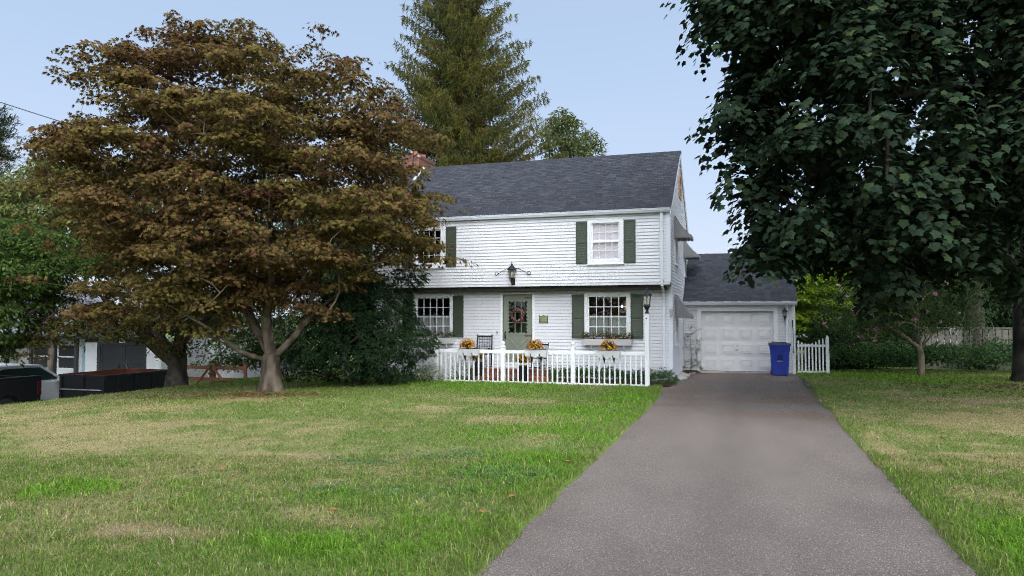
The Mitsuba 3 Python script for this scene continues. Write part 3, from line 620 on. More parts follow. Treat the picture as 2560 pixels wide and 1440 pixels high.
for r_ in range(4):
    for c_ in range(4):
        x0, z0 = GD[0] + c_ * pw + .085, GD[2] + .02 + r_ * dz + .10
        x1, z1 = GD[0] + (c_ + 1) * pw - .085, GD[2] + .02 + (r_ + 1) * dz - .12
        o_ = Polygon([(x0, z0), (x1, z0), (x1, z1), (x0, z1)])
        fr = extrude(o_.difference(o_.buffer(-.028, join_style=2)), yd - .022, yd + .004, 'xz')
        i0, i1, k0, k1 = x0 + .045, x1 - .045, z0 + .045, z1 - .045
        inner_ = hexa([(i0, yd - .002, k0), (i1, yd - .002, k0), (i1, yd - .002, k1), (i0, yd - .002, k1)][::1], [(i0 + .02, yd - .020, k0 + .02), (i1 - .02, yd - .020, k0 + .02), (i1 - .02, yd - .020, k1 - .02), (i0 + .02, yd - .020, k1 - .02)])
        add(f'{k}__raised_panel', cat(fr, (inner_[0], inner_[1][:, ::-1])), 'm_gdoor')
add(f'{k}__handle', cat(box(-.27, -.17, yd - .045, yd - .03, .86, .88), rod((-.22, yd - .04, .87), (-.22, yd, .87), .012)), 'm_black')
add(f'{k}__lock', xf(lathe([(.001, 0), (.035, 0), (.03, .012), (.001, .014)], n=14), rx=math.pi / 2, t=(-.21, yd, 1.0)), 'm_galv')
add(f'{k}__bottom_handle', box(-.36, -.1, yd - .025, yd, .16, .175), 'm_white')
add(f'{k}__bottom_seal', box(GD[0], GD[1], yd - .002, yd + .045, .075, .138), 'm_black')
add(f'{G}__hook_rod', cat(rod((GR - .05, GY - .05, 1.9), (GR - .035, GY - .05, .85), .008, 6), ball((GR - .035, GY - .05, .83), .022, 6), box(GR - .07, GR - .04, GY - .06, GY - .035, 1.65, 1.9)), 'm_black')
# ------------------------------------------------------------------ how plants are built
RT = np.array([math.cos(YAW), math.sin(YAW), 0]); BK = np.array([-math.sin(YAW), math.cos(YAW), 0])   # along the street, and away from it
def SP(u, d, z=0.0):
    """a site point: u metres along the street, d metres back from it, height z"""
    return RT * u + BK * d + np.array([0, 0, z])
def gz(p): return float(ground_z(p[0], p[1]))

def unit(a): return a / (np.linalg.norm(a, axis=-1, keepdims=True) + 1e-12)
def leaves(tpl, P, N, Hd, size, col):
    """many copies of a leaf template (x along the leaf, z its normal) as one mesh with a colour per leaf"""
    tv, tf = tpl
    z = unit(N); x = unit(Hd - (Hd * z).sum(-1, keepdims=True) * z); y = np.cross(z, x)
    v = P[:, None] + size[:, None, None] * (tv[None, :, :1] * x[:, None] + tv[None, :, 1:2] * y[:, None] + tv[None, :, 2:] * z[:, None])
    f = tf[None] + (np.arange(len(P)) * len(tv))[:, None, None]
    return (v.reshape(-1, 3), f.reshape(-1, 3)), np.repeat(col, len(tv), 0)
def star_leaf(lobes=((0, 1.0), (46, .92), (-46, .92), (98, .68), (-98, .68)), w=0.27):
    v, f = [], []
    for a, l in lobes:
        a = math.radians(a); c, s = math.cos(a), math.sin(a); k = len(v)
        v += [[-s * w * -1 - c * .02, -c * w * 1 - s * .02, 0], [c * l, s * l, -.16 * l], [-s * w, c * w, 0]]
        f.append([k, k + 1, k + 2])
    return np.array(v) * 0.5, np.array(f)
STAR = star_leaf()
def broad_leaf(pts):
    """a lobed blade folded a little along its middle: outline of one half (x, y)"""
    o = [(x, y) for x, y in pts] + [(x, -y) for x, y in pts[::-1] if y > 1e-6]
    v = [[.38, 0, .0]] + [[x, y, -.10 * (abs(y) * 2) ** 1.5 - .22 * max(0, x - .3) ** 2] for x, y in o]
    n = len(o)
    return np.array(v) - np.array([0, 0, 0]), np.array([[0, i + 1, (i + 1) % n + 1] for i in range(n)])
NORWAY = broad_leaf([(0, 0), (-.04, .40), (.24, .40), (.44, .58), (.62, .29), (1.0, 0)])
OVAL = (np.array([[0, 0, 0], [.3, .20, -.03], [.3, -.20, -.03], [.7, .17, -.06], [.7, -.17, -.06], [1, 0, -.16], [.5, 0, .03]]), np.array([[0, 6, 1], [0, 2, 6], [1, 6, 3], [2, 4, 6], [3, 6, 5], [4, 5, 6]]))
LANCE = (np.array([[0, 0, 0], [.45, .15, -.02], [.45, -.15, -.02], [1, 0, -.12], [.45, 0, .03]]), np.array([[0, 4, 1], [0, 2, 4], [1, 4, 3], [2, 3, 4]]))
FARLEAF = (np.array([[0, 0, 0], [.45, .21, -.05], [.45, -.21, -.05], [1, 0, -.12]]), np.array([[0, 2, 1], [1, 2, 3]]))
TUFT = (np.array([[0, .09, 0], [0, -.09, 0], [1, 0, -.03], [.0, 0, .09], [0, 0, -.09]]), np.array([[0, 1, 2], [3, 4, 2]]))

def tint(r, n, cols, w, jitter=0.18, sub=None):
    c = np.array(cols)[r.choice(len(cols), n, p=np.array(w) / sum(w))]
    return c * np.exp(r.normal(0, jitter, (n, 1))) * np.exp(r.normal(0, jitter * .3, (n, 3)))

def inside(outline, r, n, depth, ref=1.2, gap=0.6, shell=0.5, tries=60, shrink=0.0):
    """points (u, d, z) spread inside a solid whose front view is the outline: its depth swells from the rim to the middle"""
    pg = Polygon(outline).buffer(0).buffer(-shrink)
    if pg.geom_type != 'Polygon': pg = max(pg.geoms, key=lambda q: q.area)
    b = pg.bounds; pts = []
    ring = pg.exterior
    for _ in range(n * tries):
        if len(pts) >= n: break
        u, z = r.uniform(b[0], b[2]), r.uniform(b[1], b[3])
        q = Point(u, z)
        if not pg.contains(q): continue
        e = min(ring.distance(q) / ref, 1.0); h = depth * math.sqrt(max(1 - (1 - e) ** 2, 0.02))
        t = r.uniform(-1, 1)
        if r.random() < shell: t = math.copysign(abs(t) ** .35, t)
        p = np.array([u, t * h, z])
        if pts and np.min(np.linalg.norm((np.array(pts) - p) / [1, 1, .7], axis=1)) < gap: continue
        pts.append(p)
    return np.array(pts)

def pads(r, centres, n, rx, rz, tilt=0.8, droop=0.35, wild=0.45, out=None, fill=0.25):
    """leaf places on dome-shaped sprays: positions, normals, headings and the spray each belongs to"""
    m = len(centres); k = np.repeat(np.arange(m), n); N = m * n
    R = np.repeat(r.uniform(.7, 1.3, m) * rx, n); Z = np.repeat(r.uniform(.7, 1.3, m) * rz, n)
    q = np.sqrt(r.uniform(0, 1, N)); th = r.uniform(0, 2 * np.pi, N)
    ell = np.repeat(r.uniform(.75, 1.3, m), n); rot = np.repeat(r.uniform(0, np.pi, m), n)
    ax, ay = np.cos(th) * ell, np.sin(th) / ell
    o = np.stack([ax * np.cos(rot) - ay * np.sin(rot), ax * np.sin(rot) + ay * np.cos(rot), 0 * th], 1)
    wob = 1 + .35 * np.sin(3 * th + np.repeat(r.uniform(0, 6, m), n)) + .2 * np.sin(5 * th + np.repeat(r.uniform(0, 6, m), n))
    P = np.asarray(centres)[k] + o * (q * R * wob)[:, None]
    P[:, 2] += Z * (0.5 - q ** 2) * 1.4 - Z * fill * r.uniform(0, 1, N) * 2 + r.normal(0, .02, N)
    up = np.array([0, 0, 1.0])
    Nn = up + o * (tilt * q)[:, None] + r.normal(0, wild, (N, 3))
    Hd = o + np.array([0, 0, -droop]) + r.normal(0, .45, (N, 3))
    return P, Nn, Hd, k

class Skel:
    """a branching skeleton: hand-set limbs, then a twig to every spray of leaves"""
    def __init__(s, r): s.p, s.par, s.r, s.chains = [], [], r, []
    def limb(s, pts, start=None, sub=5, wig=0.03):
        pts = np.array(pts, float)
        ts = np.linspace(0, len(pts) - 1, (len(pts) - 1) * sub + 1)
        i = np.minimum(ts.astype(int), len(pts) - 2); t = (ts - i)[:, None]
        a, b = pts[np.maximum(i - 1, 0)], pts[np.minimum(i + 2, len(pts) - 1)]
        q = .5 * ((2 * pts[i]) + (-a + pts[i + 1]) * t + (2 * a - 5 * pts[i] + 4 * pts[i + 1] - b) * t ** 2 + (-a + 3 * pts[i] - 3 * pts[i + 1] + b) * t ** 3)
        L = np.linalg.norm(pts[-1] - pts[0])
        q[1:-1] += np.cumsum(s.r.normal(0, wig * L / len(q), (len(q) - 2, 3)), 0) * .6
        ch = []
        prev = start if start is not None else (int(np.argmin(np.linalg.norm(np.array(s.p) - pts[0], axis=1))) if s.p else -1)
        if prev >= 0: ch.append(prev); q = q[1:]
        for x in q:
            s.p.append(x); s.par.append(prev); prev = len(s.p) - 1; ch.append(prev)
        s.chains.append(ch); return ch
    def reach(s, targets, rise=0.35, every=0.35, prefer=0.25):
        base = s.p[0]
        for t in sorted(targets, key=lambda q: np.linalg.norm((q - base) * [1, 1, .8])):
            P = np.array(s.p); d = np.linalg.norm(P - t, axis=1) + prefer * np.maximum(P[:, 2] - t[2] + .2, 0) * 2
            i = int(np.argmin(d)); a = P[i]; L = np.linalg.norm(t - a)
            if L < .1: continue
            dirn = P[i] - (np.array(s.p[s.par[i]]) if s.par[i] >= 0 else P[i] - [0, 0, 1])
            m = a + (t - a) * .5 + unit(dirn) * L * .18 + np.array([0, 0, rise * L * .35]) + s.r.normal(0, .05 * L, 3)
            n = max(2, int(L / every)); ch = [i]; prev = i
            for k in range(1, n + 1):
                w = k / n; x = a * (1 - w) ** 2 + 2 * m * w * (1 - w) + t * w * w
                s.p.append(x); s.par.append(prev); prev = len(s.p) - 1; ch.append(prev)
            s.chains.append(ch)
    def radii(s, tip, base, power=2.3):
        n = len(s.p); acc = np.zeros(n); kids = np.zeros(n)
        for i in range(n - 1, -1, -1):
            if acc[i] == 0: acc[i] = tip ** power
            if s.par[i] >= 0: acc[s.par[i]] += acc[i]
        rr = acc ** (1 / power); return tip + (rr - tip) * (base - tip) / (rr[0] - tip)
    def meshes(s, tip, base, split=0.06, power=2.3, flare=0.0, bump=0.0):
        """(heavy wood, twigs)"""
        rr = s.radii(tip, base, power); P = np.array(s.p); big, small = [], []
        if flare:
            h = P[:, 2] - P[0, 2]; rr = rr * (1 + flare * np.exp(-h / .30))
        for ch in s.chains:
            r_ = rr[ch].copy()
            if len(ch) < 2: continue
            if ch[0] == 0:                                   # the trunk closes in a dome inside its limbs
                if flare:
                    e = P[ch[-1]] - P[ch[-2]]; L = np.linalg.norm(e); r1 = r_[-1]
                    pts_ = np.vstack([P[ch]] + [P[ch[-1]] + e / L * r1 * math.sin(q) * .9 for q in (.5, 1.0, 1.35, 1.56)]); r_ = np.concatenate([r_, [r1 * math.cos(q) for q in (.5, 1.0, 1.35, 1.56)]])
                    big.append(tube(pts_, r_, 22, caps=False)); continue
            else:
                r_[0] = min(r_[0] * .92, r_[1] * 1.7)
                if len(r_) > 3: r_[1] = min(r_[0], r_[1] * 1.28); r_[2] = min(r_[1], r_[2] * 1.1)
            b = r_.max() > split
            (big if b else small).append(tube(P[ch], r_, 14 if r_.max() > .15 else 8 if b else 4, caps=False))
        def rough(m, amp):
            v, f = m; d = meshkit.fbm(v * [3, 3, 1.2], 3, 5) - .5; d2 = meshkit.fbm(v * [11, 11, 4], 2, 6) - .5
            nrm = trimesh.Trimesh(v, f, process=False).vertex_normals
            v = v + nrm * (d * amp * 2 + d2 * amp * .7)[:, None]
            if flare:
                q = v - P[0]; h_ = np.exp(-np.maximum(q[:, 2], 0) / .16); an = np.arctan2(q[:, 1], q[:, 0]); near = np.hypot(q[:, 0], q[:, 1]) < base * 2.6
                v = v + np.column_stack([np.cos(an), np.sin(an), 0 * an]) * (h_ * near * base * .55 * (np.cos(an * 5 + 1) ** 3 * .6 + .25 * np.cos(an * 3)))[:, None]
            return v, f
        B = cat(big) if big else None
        if B is not None and bump: B = rough(B, bump)
        return B, cat(small) if small else None
def bark_col(v, a, b, f=10.0, seed=1):
    t = S((meshkit.fbm(np.asarray(v) * [f, f, f * .16], 3, seed) - .34) / .26)[:, None]
    w = (.55 + .9 * meshkit.fbm(np.asarray(v) * 2.4, 2, seed + 3))[:, None]
    return (np.array(a) * (1 - t) + np.array(b) * t) * w
WOOD = []   # heavy wood of all trees shares one material
def wood(key, mesh, a, b, **lab):
    add(key, mesh, 'm_vcol', True, bark_col(mesh[0], a, b), **lab)
def foliage(key, tpl, P, N, Hd, size, col, m='m_leaf', **lab):
    mesh, c = leaves(tpl, P, N, Hd, size, col)
    return add(key, mesh, m, False, c, kind='stuff', **lab)
def single_leaves(key, tpl, P, N, Hd, size, col, mats, count, keep=None):
    """the leaves that show largest become entries of their own; returns a mask of the rest"""
    d = np.linalg.norm(P - EYE, axis=1) / size
    if keep is not None: d = np.where(keep, d, 1e9)
    pick = np.argsort(d)[:count]
    shapes = [mikit.ply(tpl, m) for m in mats]
    z = unit(N[pick]); x = unit(Hd[pick] - (Hd[pick] * z).sum(-1, keepdims=True) * z); y = np.cross(z, x)
    for i, q in enumerate(pick):
        M = np.eye(4); M[:3, 0], M[:3, 1], M[:3, 2], M[:3, 3] = x[i] * size[q], y[i] * size[q], z[i] * size[q], P[q]
        put(key, shapes[i % len(shapes)], T(M.tolist()))
    m = np.ones(len(P), bool); m[pick] = False
    return m
def in_view(P, margin=0.03):
    """points that lie within the photograph's frame"""
    q = P - EYE; z = q @ FWD; u = (q @ RT) / z; up = np.cross(RT, FWD); w = (q @ up) / z
    return (z > 0) & (np.abs(u) < .69 - margin) & (np.abs(w) < .389 - margin)
# ------------------------------------------------------------------ trees
def px_outline(pts, ax, ay, s, z0): return [((x - ax) / s, z0 + (ay - y) / s) for x, y in pts]
r = np.random.default_rng(11)

# --- bronze Japanese maple on the lawn
JM = thing('japanese_maple', 'large bronze and olive Japanese maple on the front lawn, left of the white fence', 'tree')
JB = SP(-6.6, 20.4)
JB[2] = gz(JB) - 0.05
jl = lambda u, z, d=0.0: JB + RT * u + BK * d + np.array([0, 0, z])
sk = Skel(r)
sk.limb([jl(0, 0), jl(-.02, .35), jl(-.03, .7), jl(-.02, .95)], wig=.01)
fork = len(sk.p) - 1
main = [
    [(0, .95, 0), (-.12, 1.5, .05), (-.2, 2.1, .1), (-.15, 3.0, 0), (-.1, 4.6, -.1), (.15, 6.4, -.1), (.4, 8.3, 0)],
    [(0, .95, 0), (.28, 1.2, -.1), (.75, 1.65, -.25), (1.15, 2.1, -.35), (2.2, 2.95, -.5), (3.6, 3.9, -.6)],
    [(0, .9, 0), (-.35, 1.0, -.15), (-.9, 1.25, -.4), (-1.7, 1.75, -.7), (-2.9, 2.4, -1.0), (-4.4, 3.0, -1.2)],
    [(0, .95, 0), (-.3, 1.35, .3), (-.9, 2.2, .7), (-1.6, 3.4, 1.0), (-2.4, 5.0, 1.2), (-3.6, 6.4, 1.1)],
]
for L_ in main: sk.limb([jl(u, z, d) for u, z, d in L_], start=fork)
for L_ in ([(-.18, 2.3, .1), (-.75, 3.6, -.3), (-1.1, 5.0, -.6), (-1.9, 6.6, -.7), (-2.7, 8.0, -.6)], [(-.15, 3.0, 0), (.55, 4.4, .5), (1.3, 5.9, .8), (2.0, 7.6, .8)],
           [(1.0, 2.0, -.33), (1.2, 3.2, .3), (2.1, 4.8, .8), (3.4, 6.0, .8)], [(-.2, 2.1, .1), (.3, 3.0, -1.0), (.5, 4.0, -2.0), (.8, 5.0, -2.8)], [(-1.0, 2.3, .8), (-1.3, 3.0, -.6), (-1.9, 3.9, -1.8), (-2.4, 4.6, -2.6)],
           [(-.8, 1.2, -.35), (-1.2, 1.8, -1.3), (-2.2, 2.6, -2.2)], [(-.2, 2.2, .1), (.2, 3.4, 1.4), (.4, 5.0, 2.2)], [(-1.6, 3.4, 1.0), (-2.8, 4.2, 1.0), (-4.4, 4.9, .8)]):
    sk.limb([jl(u, z, d) for u, z, d in L_])
JOUT = px_outline([(135, 318), (185, 300), (235, 305), (250, 255), (222, 195), (240, 178), (300, 165), (310, 95), (355, 110), (395, 60), (425, 75), (470, 95), (500, 70), (545, 62), (585, 22), (625, 70), (660, 85), (700, 65), (750, 75), (775, 120), (830, 135),
                   (880, 150), (950, 160), (985, 195), (1000, 250), (1045, 275), (1062, 320), (1028, 370), (1050, 430), (1120, 475), (1150, 512), (1085, 545), (1100, 610), (1050, 660), (985, 672), (905, 690), (872, 770), (850, 805), (800, 800), (790, 730), (720, 760), (690, 870), (640, 830), (600, 800), (570, 860), (520, 850), (460, 790), (330, 850), (230, 830), (130, 800), (190, 735), (250, 690), (200, 640), (140, 560), (120, 470), (170, 400), (140, 350)], 680, 978, 90.7, 0)
bough = inside(JOUT, r, 128, 2.9, ref=2.0, gap=.92, shell=.62, shrink=.48)
bough = bough[~((np.abs(bough[:, 0]) < .9) & (bough[:, 2] < 2.5) & (bough[:, 1] < .5))]
pc = []                                            # each bough is a mound of sprays, domed and drooping at its rim
for q in bough:
    R_ = r.uniform(.62, 1.0)
    for j in range(6):
        an, rad_ = j * 2.4 + r.uniform(0, .8), R_ * math.sqrt((j + .3) / 6)
        pc.append(q + [rad_ * math.cos(an), rad_ * math.sin(an) * .9, -.42 * (rad_ / R_) ** 2 + r.normal(.1, .05)])
pc = np.vstack([np.array(pc), inside(JOUT, r, 110, 2.6, ref=2.0, gap=.5, shell=.2, shrink=.55)])      # and sprays that fill the inside
pc = pc[~((np.abs(pc[:, 0]) < .8) & (pc[:, 2] < 2.3) & (pc[:, 1] < .5))]
pc[:, 1] -= .5
# sprigs that stick out of the crown's rim
rim = Polygon(JOUT).buffer(-.25).exterior; sprig = []
while len(sprig) < 120:
    q = rim.interpolate(r.uniform(0, rim.length))
    if q.y < 2.6 or q.y > 10.2: continue
    sprig.append([q.x + r.normal(0, .16), r.normal(-.3, 1.0), q.y + r.normal(.02, .16)])
sprig = np.array(sprig)
low = np.array([(1.5, -1.1, 2.35), (1.15, -1.2, 2.9), (2.1, -1.1, 2.9), (1.9, -1.0, 2.2), (2.7, -.9, 3.2), (-1.3, -1.3, 1.75), (-2.0, -1.5, 2.0), (-1.0, -1.2, 2.4), (-2.8, -1.6, 2.2), (-3.6, -1.7, 2.3), (-.7, -1.1, 2.0), (.4, -1.3, 3.4), (-.5, -1.2, 3.3), (.9, -1.4, 4.2)])
pc = np.vstack([pc, low])
targets = np.array([jl(*(q[[0, 2, 1]])) for q in pc]); tips = np.array([jl(*(q[[0, 2, 1]])) for q in sprig])
sk.reach(targets - [0, 0, .12], rise=.3); sk.reach(tips - [0, 0, .05], rise=.02)
B, W = sk.meshes(.005, .25, .04, power=1.8, flare=.62, bump=.035)
wood(f'{JM}__trunk', B, (.058, .044, .033), (.165, .132, .098)); wood(f'{JM}__twigs', W, (.08, .06, .045), (.2, .16, .12), kind='stuff')
P, N, Hd, k = pads(r, targets, 158, .54, .21, tilt=1.2, droop=.8, wild=.42, fill=.12)
P2, N2, H2, k2 = pads(r, tips, 60, .30, .14, tilt=1.0, droop=.6, wild=.6)
P, N, Hd, k = np.vstack([P, P2]), np.vstack([N, N2]), np.vstack([Hd, H2]), np.concatenate([k, k2 + len(targets)]); targets = np.vstack([targets, tips])
hue = meshkit.fbm(targets * .45, 3, 9); red = meshkit.fbm(targets * .8 + 9, 2, 19)
OLV, BRZ, RED, DRK = np.array([.160, .130, .039]), np.array([.158, .096, .040]), np.array([.140, .055, .042]), np.array([.068, .048, .026])
mixw = np.clip((hue[k] - .34) / .3 + r.normal(0, .22, len(k)), 0, 1)[:, None]
col = OLV * (1 - mixw) + BRZ * mixw
isred = (r.random(len(k)) < np.clip((red[k] - .50) * 1.5, .03, .5))[:, None]
col = np.where(isred, RED * r.uniform(.6, 1.15, (len(k), 1)), col)
col = np.where(r.random((len(k), 1)) < .12, DRK, col) * np.exp(r.normal(0, .2, (len(k), 1)))
size = r.uniform(.12, .19, len(k))
for i_, c_ in enumerate((OLV, BRZ, RED, OLV * .7)): plainleaf(f'm_jleaf{i_}', c_ * 1.0, .8, .5)
m = single_leaves(f'{JM}__leaf', STAR, P, N, Hd, size * 1.05, col, [f'm_jleaf{i}' for i in (0, 1, 0, 3, 1, 2)], 300, in_view(P))
foliage(f'{JM}__crown', STAR, P[m], N[m], Hd[m], size[m], col[m])

# --- second maple at the edge of the bank
JM2 = thing('bank_tree', 'dark-trunked tree with a leaning limb at the left edge of the lawn bank', 'tree')
B2 = SP(-11.45, 25.4); B2[2] = gz(B2) - .1
b2 = lambda u, z, d=0.0: B2 + RT * u + BK * d + np.array([0, 0, z])
sk = Skel(r)
sk.limb([b2(0, 0), b2(0, .5), b2(.05, 1.0), b2(.0, 1.5)], wig=.01); f2 = len(sk.p) - 1
for L_ in ([(0, 1.0, 0), (-.45, 1.4, -.1), (-1.1, 2.1, -.2), (-1.9, 2.9, -.4), (-3.2, 3.9, -.5)], [(0, 1.5, 0), (.1, 2.6, 0), (.0, 4.2, .2), (-.2, 6.0, .3)], [(0, 1.5, 0), (.6, 2.3, .2), (1.6, 3.3, .3), (2.6, 4.6, .3)]):
    sk.limb([b2(u, z, d) for u, z, d in L_], start=f2 if L_[0][1] > 1.2 else 6)
sk.limb([b2(-2.3, 3.1, -.5), b2(-3.2, 2.6, -1.2), b2(-4.2, 1.9, -1.6), b2(-4.9, 1.3, -1.6)])
sk.limb([b2(-3.4, 2.5, -1.3), b2(-4.6, 2.7, -1.8), b2(-6.0, 2.6, -2.0)])
o2 = px_outline([(90, 540), (150, 450), (260, 400), (450, 360), (600, 420), (680, 560), (690, 700), (620, 800), (540, 858), (490, 815), (420, 800), (300, 820), (190, 800), (110, 760), (110, 680)], 450, 950, 72.8, 0)
pc = inside(o2, r, 150, 2.4, ref=2.2, gap=.6, shell=.4, shrink=.4)
pc = pc[(pc[:, 0] > -3.6) | (pc[:, 2] < 3.4)]
pc = pc[~((np.abs(pc[:, 0]) < .8) & (pc[:, 2] < 1.9))]
pc = np.vstack([pc, np.column_stack([np.linspace(-4.2, .9, 22) + r.normal(0, .15, 22), r.normal(-1.7, .35, 22), 1.75 + .55 * np.sin(np.linspace(0, 3.1, 22)) + r.normal(0, .18, 22)]), np.column_stack([np.linspace(-4.2, 1.2, 16), r.normal(-1.4, .3, 16), 2.6 + r.normal(0, .2, 16)])])
tg = np.array([b2(*(q[[0, 2, 1]])) for q in pc]); sk.reach(tg - [0, 0, .1])
B, W = sk.meshes(.006, .36, .05, power=1.9, flare=.3, bump=.035)
wood(f'{JM2}__trunk', B, (.028, .024, .02), (.08, .068, .055)); wood(f'{JM2}__twigs', W, (.03, .026, .02), (.08, .07, .055), kind='stuff')
P, N, Hd, k = pads(r, tg, 190, .68, .22, tilt=.9, droop=.45, wild=.45)
foliage(f'{JM2}__crown', STAR, P, N, Hd, r.uniform(.10, .16, len(P)), tint(r, len(P), [(.115, .11, .032), (.105, .07, .03), (.065, .085, .026), (.12, .048, .034)], (4, 3, 3, .7)))

# --- Norway maple hanging in from the right
NM = thing('norway_maple', 'huge dark green Norway maple with low hanging boughs on the right of the driveway', 'tree')
NB = SP(15.05, 21.6); NB[2] = gz(NB) - .1
sk = Skel(r)
sk.limb([NB, SP(15.0, 21.5, .6), SP(14.95, 21.4, 1.5), SP(14.9, 21.3, 2.6), SP(14.8, 21.0, 3.6)], wig=.01); f3 = len(sk.p) - 1
for L_ in ([(14.8, 21.0, 3.6), (14.0, 20.2, 5.2), (12.6, 19.2, 6.6), (11.0, 18.2, 7.6), (8.6, 17.2, 8.3)], [(14.8, 21.0, 3.6), (15.0, 20.6, 6.0), (15.2, 20.4, 9.0), (15.0, 20.4, 12.5)], [(14.8, 21.0, 3.6), (15.2, 18.8, 5.0), (15.0, 16.4, 6.2), (14.0, 14.2, 7.0)],
           [(14.8, 21.0, 3.6), (16.4, 20.0, 5.5), (18, 19, 7.4)], [(13.2, 19.6, 6.1), (11.4, 17.0, 6.6), (9.0, 14.6, 6.6), (7.0, 13.4, 6.0)], [(12.0, 18.8, 7.0), (9.6, 17.0, 6.4), (7.2, 16.0, 5.4), (5.8, 15.4, 4.6)], [(14.95, 20.5, 5.5), (13.6, 19.0, 9.0), (11.6, 17.6, 10.8)]):
    sk.limb([SP(u, d, z) for u, d, z in L_], start=f3 if L_[0] == (14.8, 21.0, 3.6) else None)
NOUT = px_outline([(1735, -40), (1742, 25), (1770, 55), (1795, 55), (1815, 105), (1850, 98), (1868, 135), (1835, 185), (1812, 225), (1802, 300), (1818, 350), (1850, 395), (1835, 440), (1828, 530), (1880, 580), (1882, 640), (1905, 700), (1960, 702), (1995, 655), (2040, 660), (2090, 630), (2130, 680), (2130, 740), (2210, 750), (2290, 705), (2370, 715), (2430, 700), (2530, 760), (2700, 790), (3300, 500), (3300, -300), (2900, -520), (2300, -500), (1900, -250)], 1280, 797, 1850 / 14.8, 1.95)
pc = inside(NOUT, r, 760, 4.2, ref=3.0, gap=.44, shell=.58, shrink=.14)
c0 = np.array([0, 17.0, 0]); pc = pc[:, [0, 1, 2]]
# boughs nearer the middle of the crown lean towards the street
frac = np.clip((pc[:, 0] - 3.6) / 6, 0, 1)
dep = 14.8 + pc[:, 1] * (0.55 + .45 * frac) + 1.0 * frac
scale = dep / 14.8
tg = np.array([SP(u * s, d, 1.95 + (z - 1.95) * s) for (u, _, z), d, s in zip(pc, dep, scale)])
# gaps where the sky and the limbs show
for gu, gz_, gr in ((8.2, 5.9, .5), (10.4, 3.6, .6)):
    su, szz = pc[:, 0], pc[:, 2]
    keepm = np.hypot(su - gu, szz - gz_) > gr
    pc, tg = pc[keepm], tg[keepm]
sk.reach(tg - [0, 0, .15], rise=.25)
B, W = sk.meshes(.006, .42, .05, power=2.0, flare=.35, bump=.04)
wood(f'{NM}__trunk', B, (.022, .019, .016), (.06, .052, .042)); wood(f'{NM}__twigs', W, (.03, .027, .022), (.08, .07, .055), kind='stuff')
P, N, Hd, k = pads(r, tg, 158, .60, .42, tilt=1.25, droop=.9, wild=.36, fill=.5)
kp = in_view(P, -.08) | (r.random(len(P)) < .18)
P, N, Hd, k = P[kp], N[kp], Hd[kp], k[kp]
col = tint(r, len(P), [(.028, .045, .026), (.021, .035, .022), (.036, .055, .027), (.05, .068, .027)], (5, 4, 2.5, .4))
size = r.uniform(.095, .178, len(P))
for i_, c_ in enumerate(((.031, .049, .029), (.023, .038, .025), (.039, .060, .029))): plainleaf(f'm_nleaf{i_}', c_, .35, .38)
vis = in_view(P) & ((P - EYE) @ BK < 14.5)
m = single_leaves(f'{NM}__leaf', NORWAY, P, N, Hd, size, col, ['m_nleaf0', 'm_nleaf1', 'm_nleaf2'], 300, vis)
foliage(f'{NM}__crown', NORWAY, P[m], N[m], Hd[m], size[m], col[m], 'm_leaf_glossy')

# --- Norway spruce behind the house
SPR = thing('spruce', 'tall olive-green spruce with drooping branches rising behind the house roof', 'tree')
SB = SP(-2.7, 39.0); SB[2] = -.2
H_ = 24.0
tr = [SB + [0, 0, z] for z in np.linspace(0, H_, 14)]
wood(f'{SPR}__trunk', tube(tr, np.linspace(.42, .03, 14), 9), (.10, .07, .05), (.22, .16, .12))
bp, bn, bh, bl, boughs = [], [], [], [], []
z = 2.5
while z < H_ - .4:
    t = (z - 2.5) / (H_ - 2.5)
    R0 = 7.1 * (1 - t) ** .74 + .2
    nb = 8 if t < .8 else 6
    for q in range(nb):
        a = r.uniform(0, 2 * np.pi); L = R0 * r.uniform(.45, 1.12)
        d = np.array([math.cos(a), math.sin(a), 0])
        n = max(4, int(L / .2)); s = np.linspace(0, 1, n)
        sag = -.16 * L * np.sin(np.pi * np.minimum(s * 1.1, 1)) - .10 * L * s + .20 * L * np.maximum(s - .55, 0) ** 1.2 * 1.6
        pts = SB + np.array([0, 0, z]) + d * (s * L)[:, None] + np.array([0, 0, 1]) * sag[:, None] + r.normal(0, .02, (n, 3))
        boughs.append(tube(pts[::max(1, n // 6)], np.linspace(.035, .008, len(pts[::max(1, n // 6)])), 4, caps=False))
        side = np.cross(d, [0, 0, 1])
        for i in range(1, n):
            if s[i] < .15: continue
            w = max((.55 - .35 * s[i]) * min(1, L / 2.5), .05)
            for sg in (-1, 1):
                for _ in range(2):
                    st = pts[i] + side * sg * r.uniform(.03, w); ln = r.uniform(.22, .62) * (1.0 - .5 * s[i]) * min(1, L / 2 + .3)
                    m_ = 4
                    for j in range(m_):
                        bp.append(st + np.array([0, 0, -ln * j / m_]) + r.normal(0, .03, 3)); bh.append(np.array([0, 0, -1.0]) + d * .35 + side * sg * .5 * r.normal(0, 1) + r.normal(0, .25, 3)); bn.append(r.normal(0, 1, 3)); bl.append(t)
            for _ in range(2):
                bp.append(pts[i] + r.normal(0, .03, 3)); bh.append(d + [0, 0, .25] + r.normal(0, .5, 3)); bn.append(r.normal(0, 1, 3)); bl.append(t)
    z += r.uniform(.15, .26)
bp, bn, bh = np.array(bp), np.array(bn), np.array(bh)
back = (bp - SB) @ BK > 1.6                     # the far side shows only through gaps
kp = ~back | (r.random(len(bp)) < .35)
bp, bn, bh = bp[kp], bn[kp], bh[kp]
hue = meshkit.fbm(bp * .7, 2, 4)
col = np.where((hue + r.normal(0, .1, len(bp)) > .5)[:, None], [.165, .155, .042], [.095, .11, .036]) * np.exp(r.normal(0, .22, (len(bp), 1)))
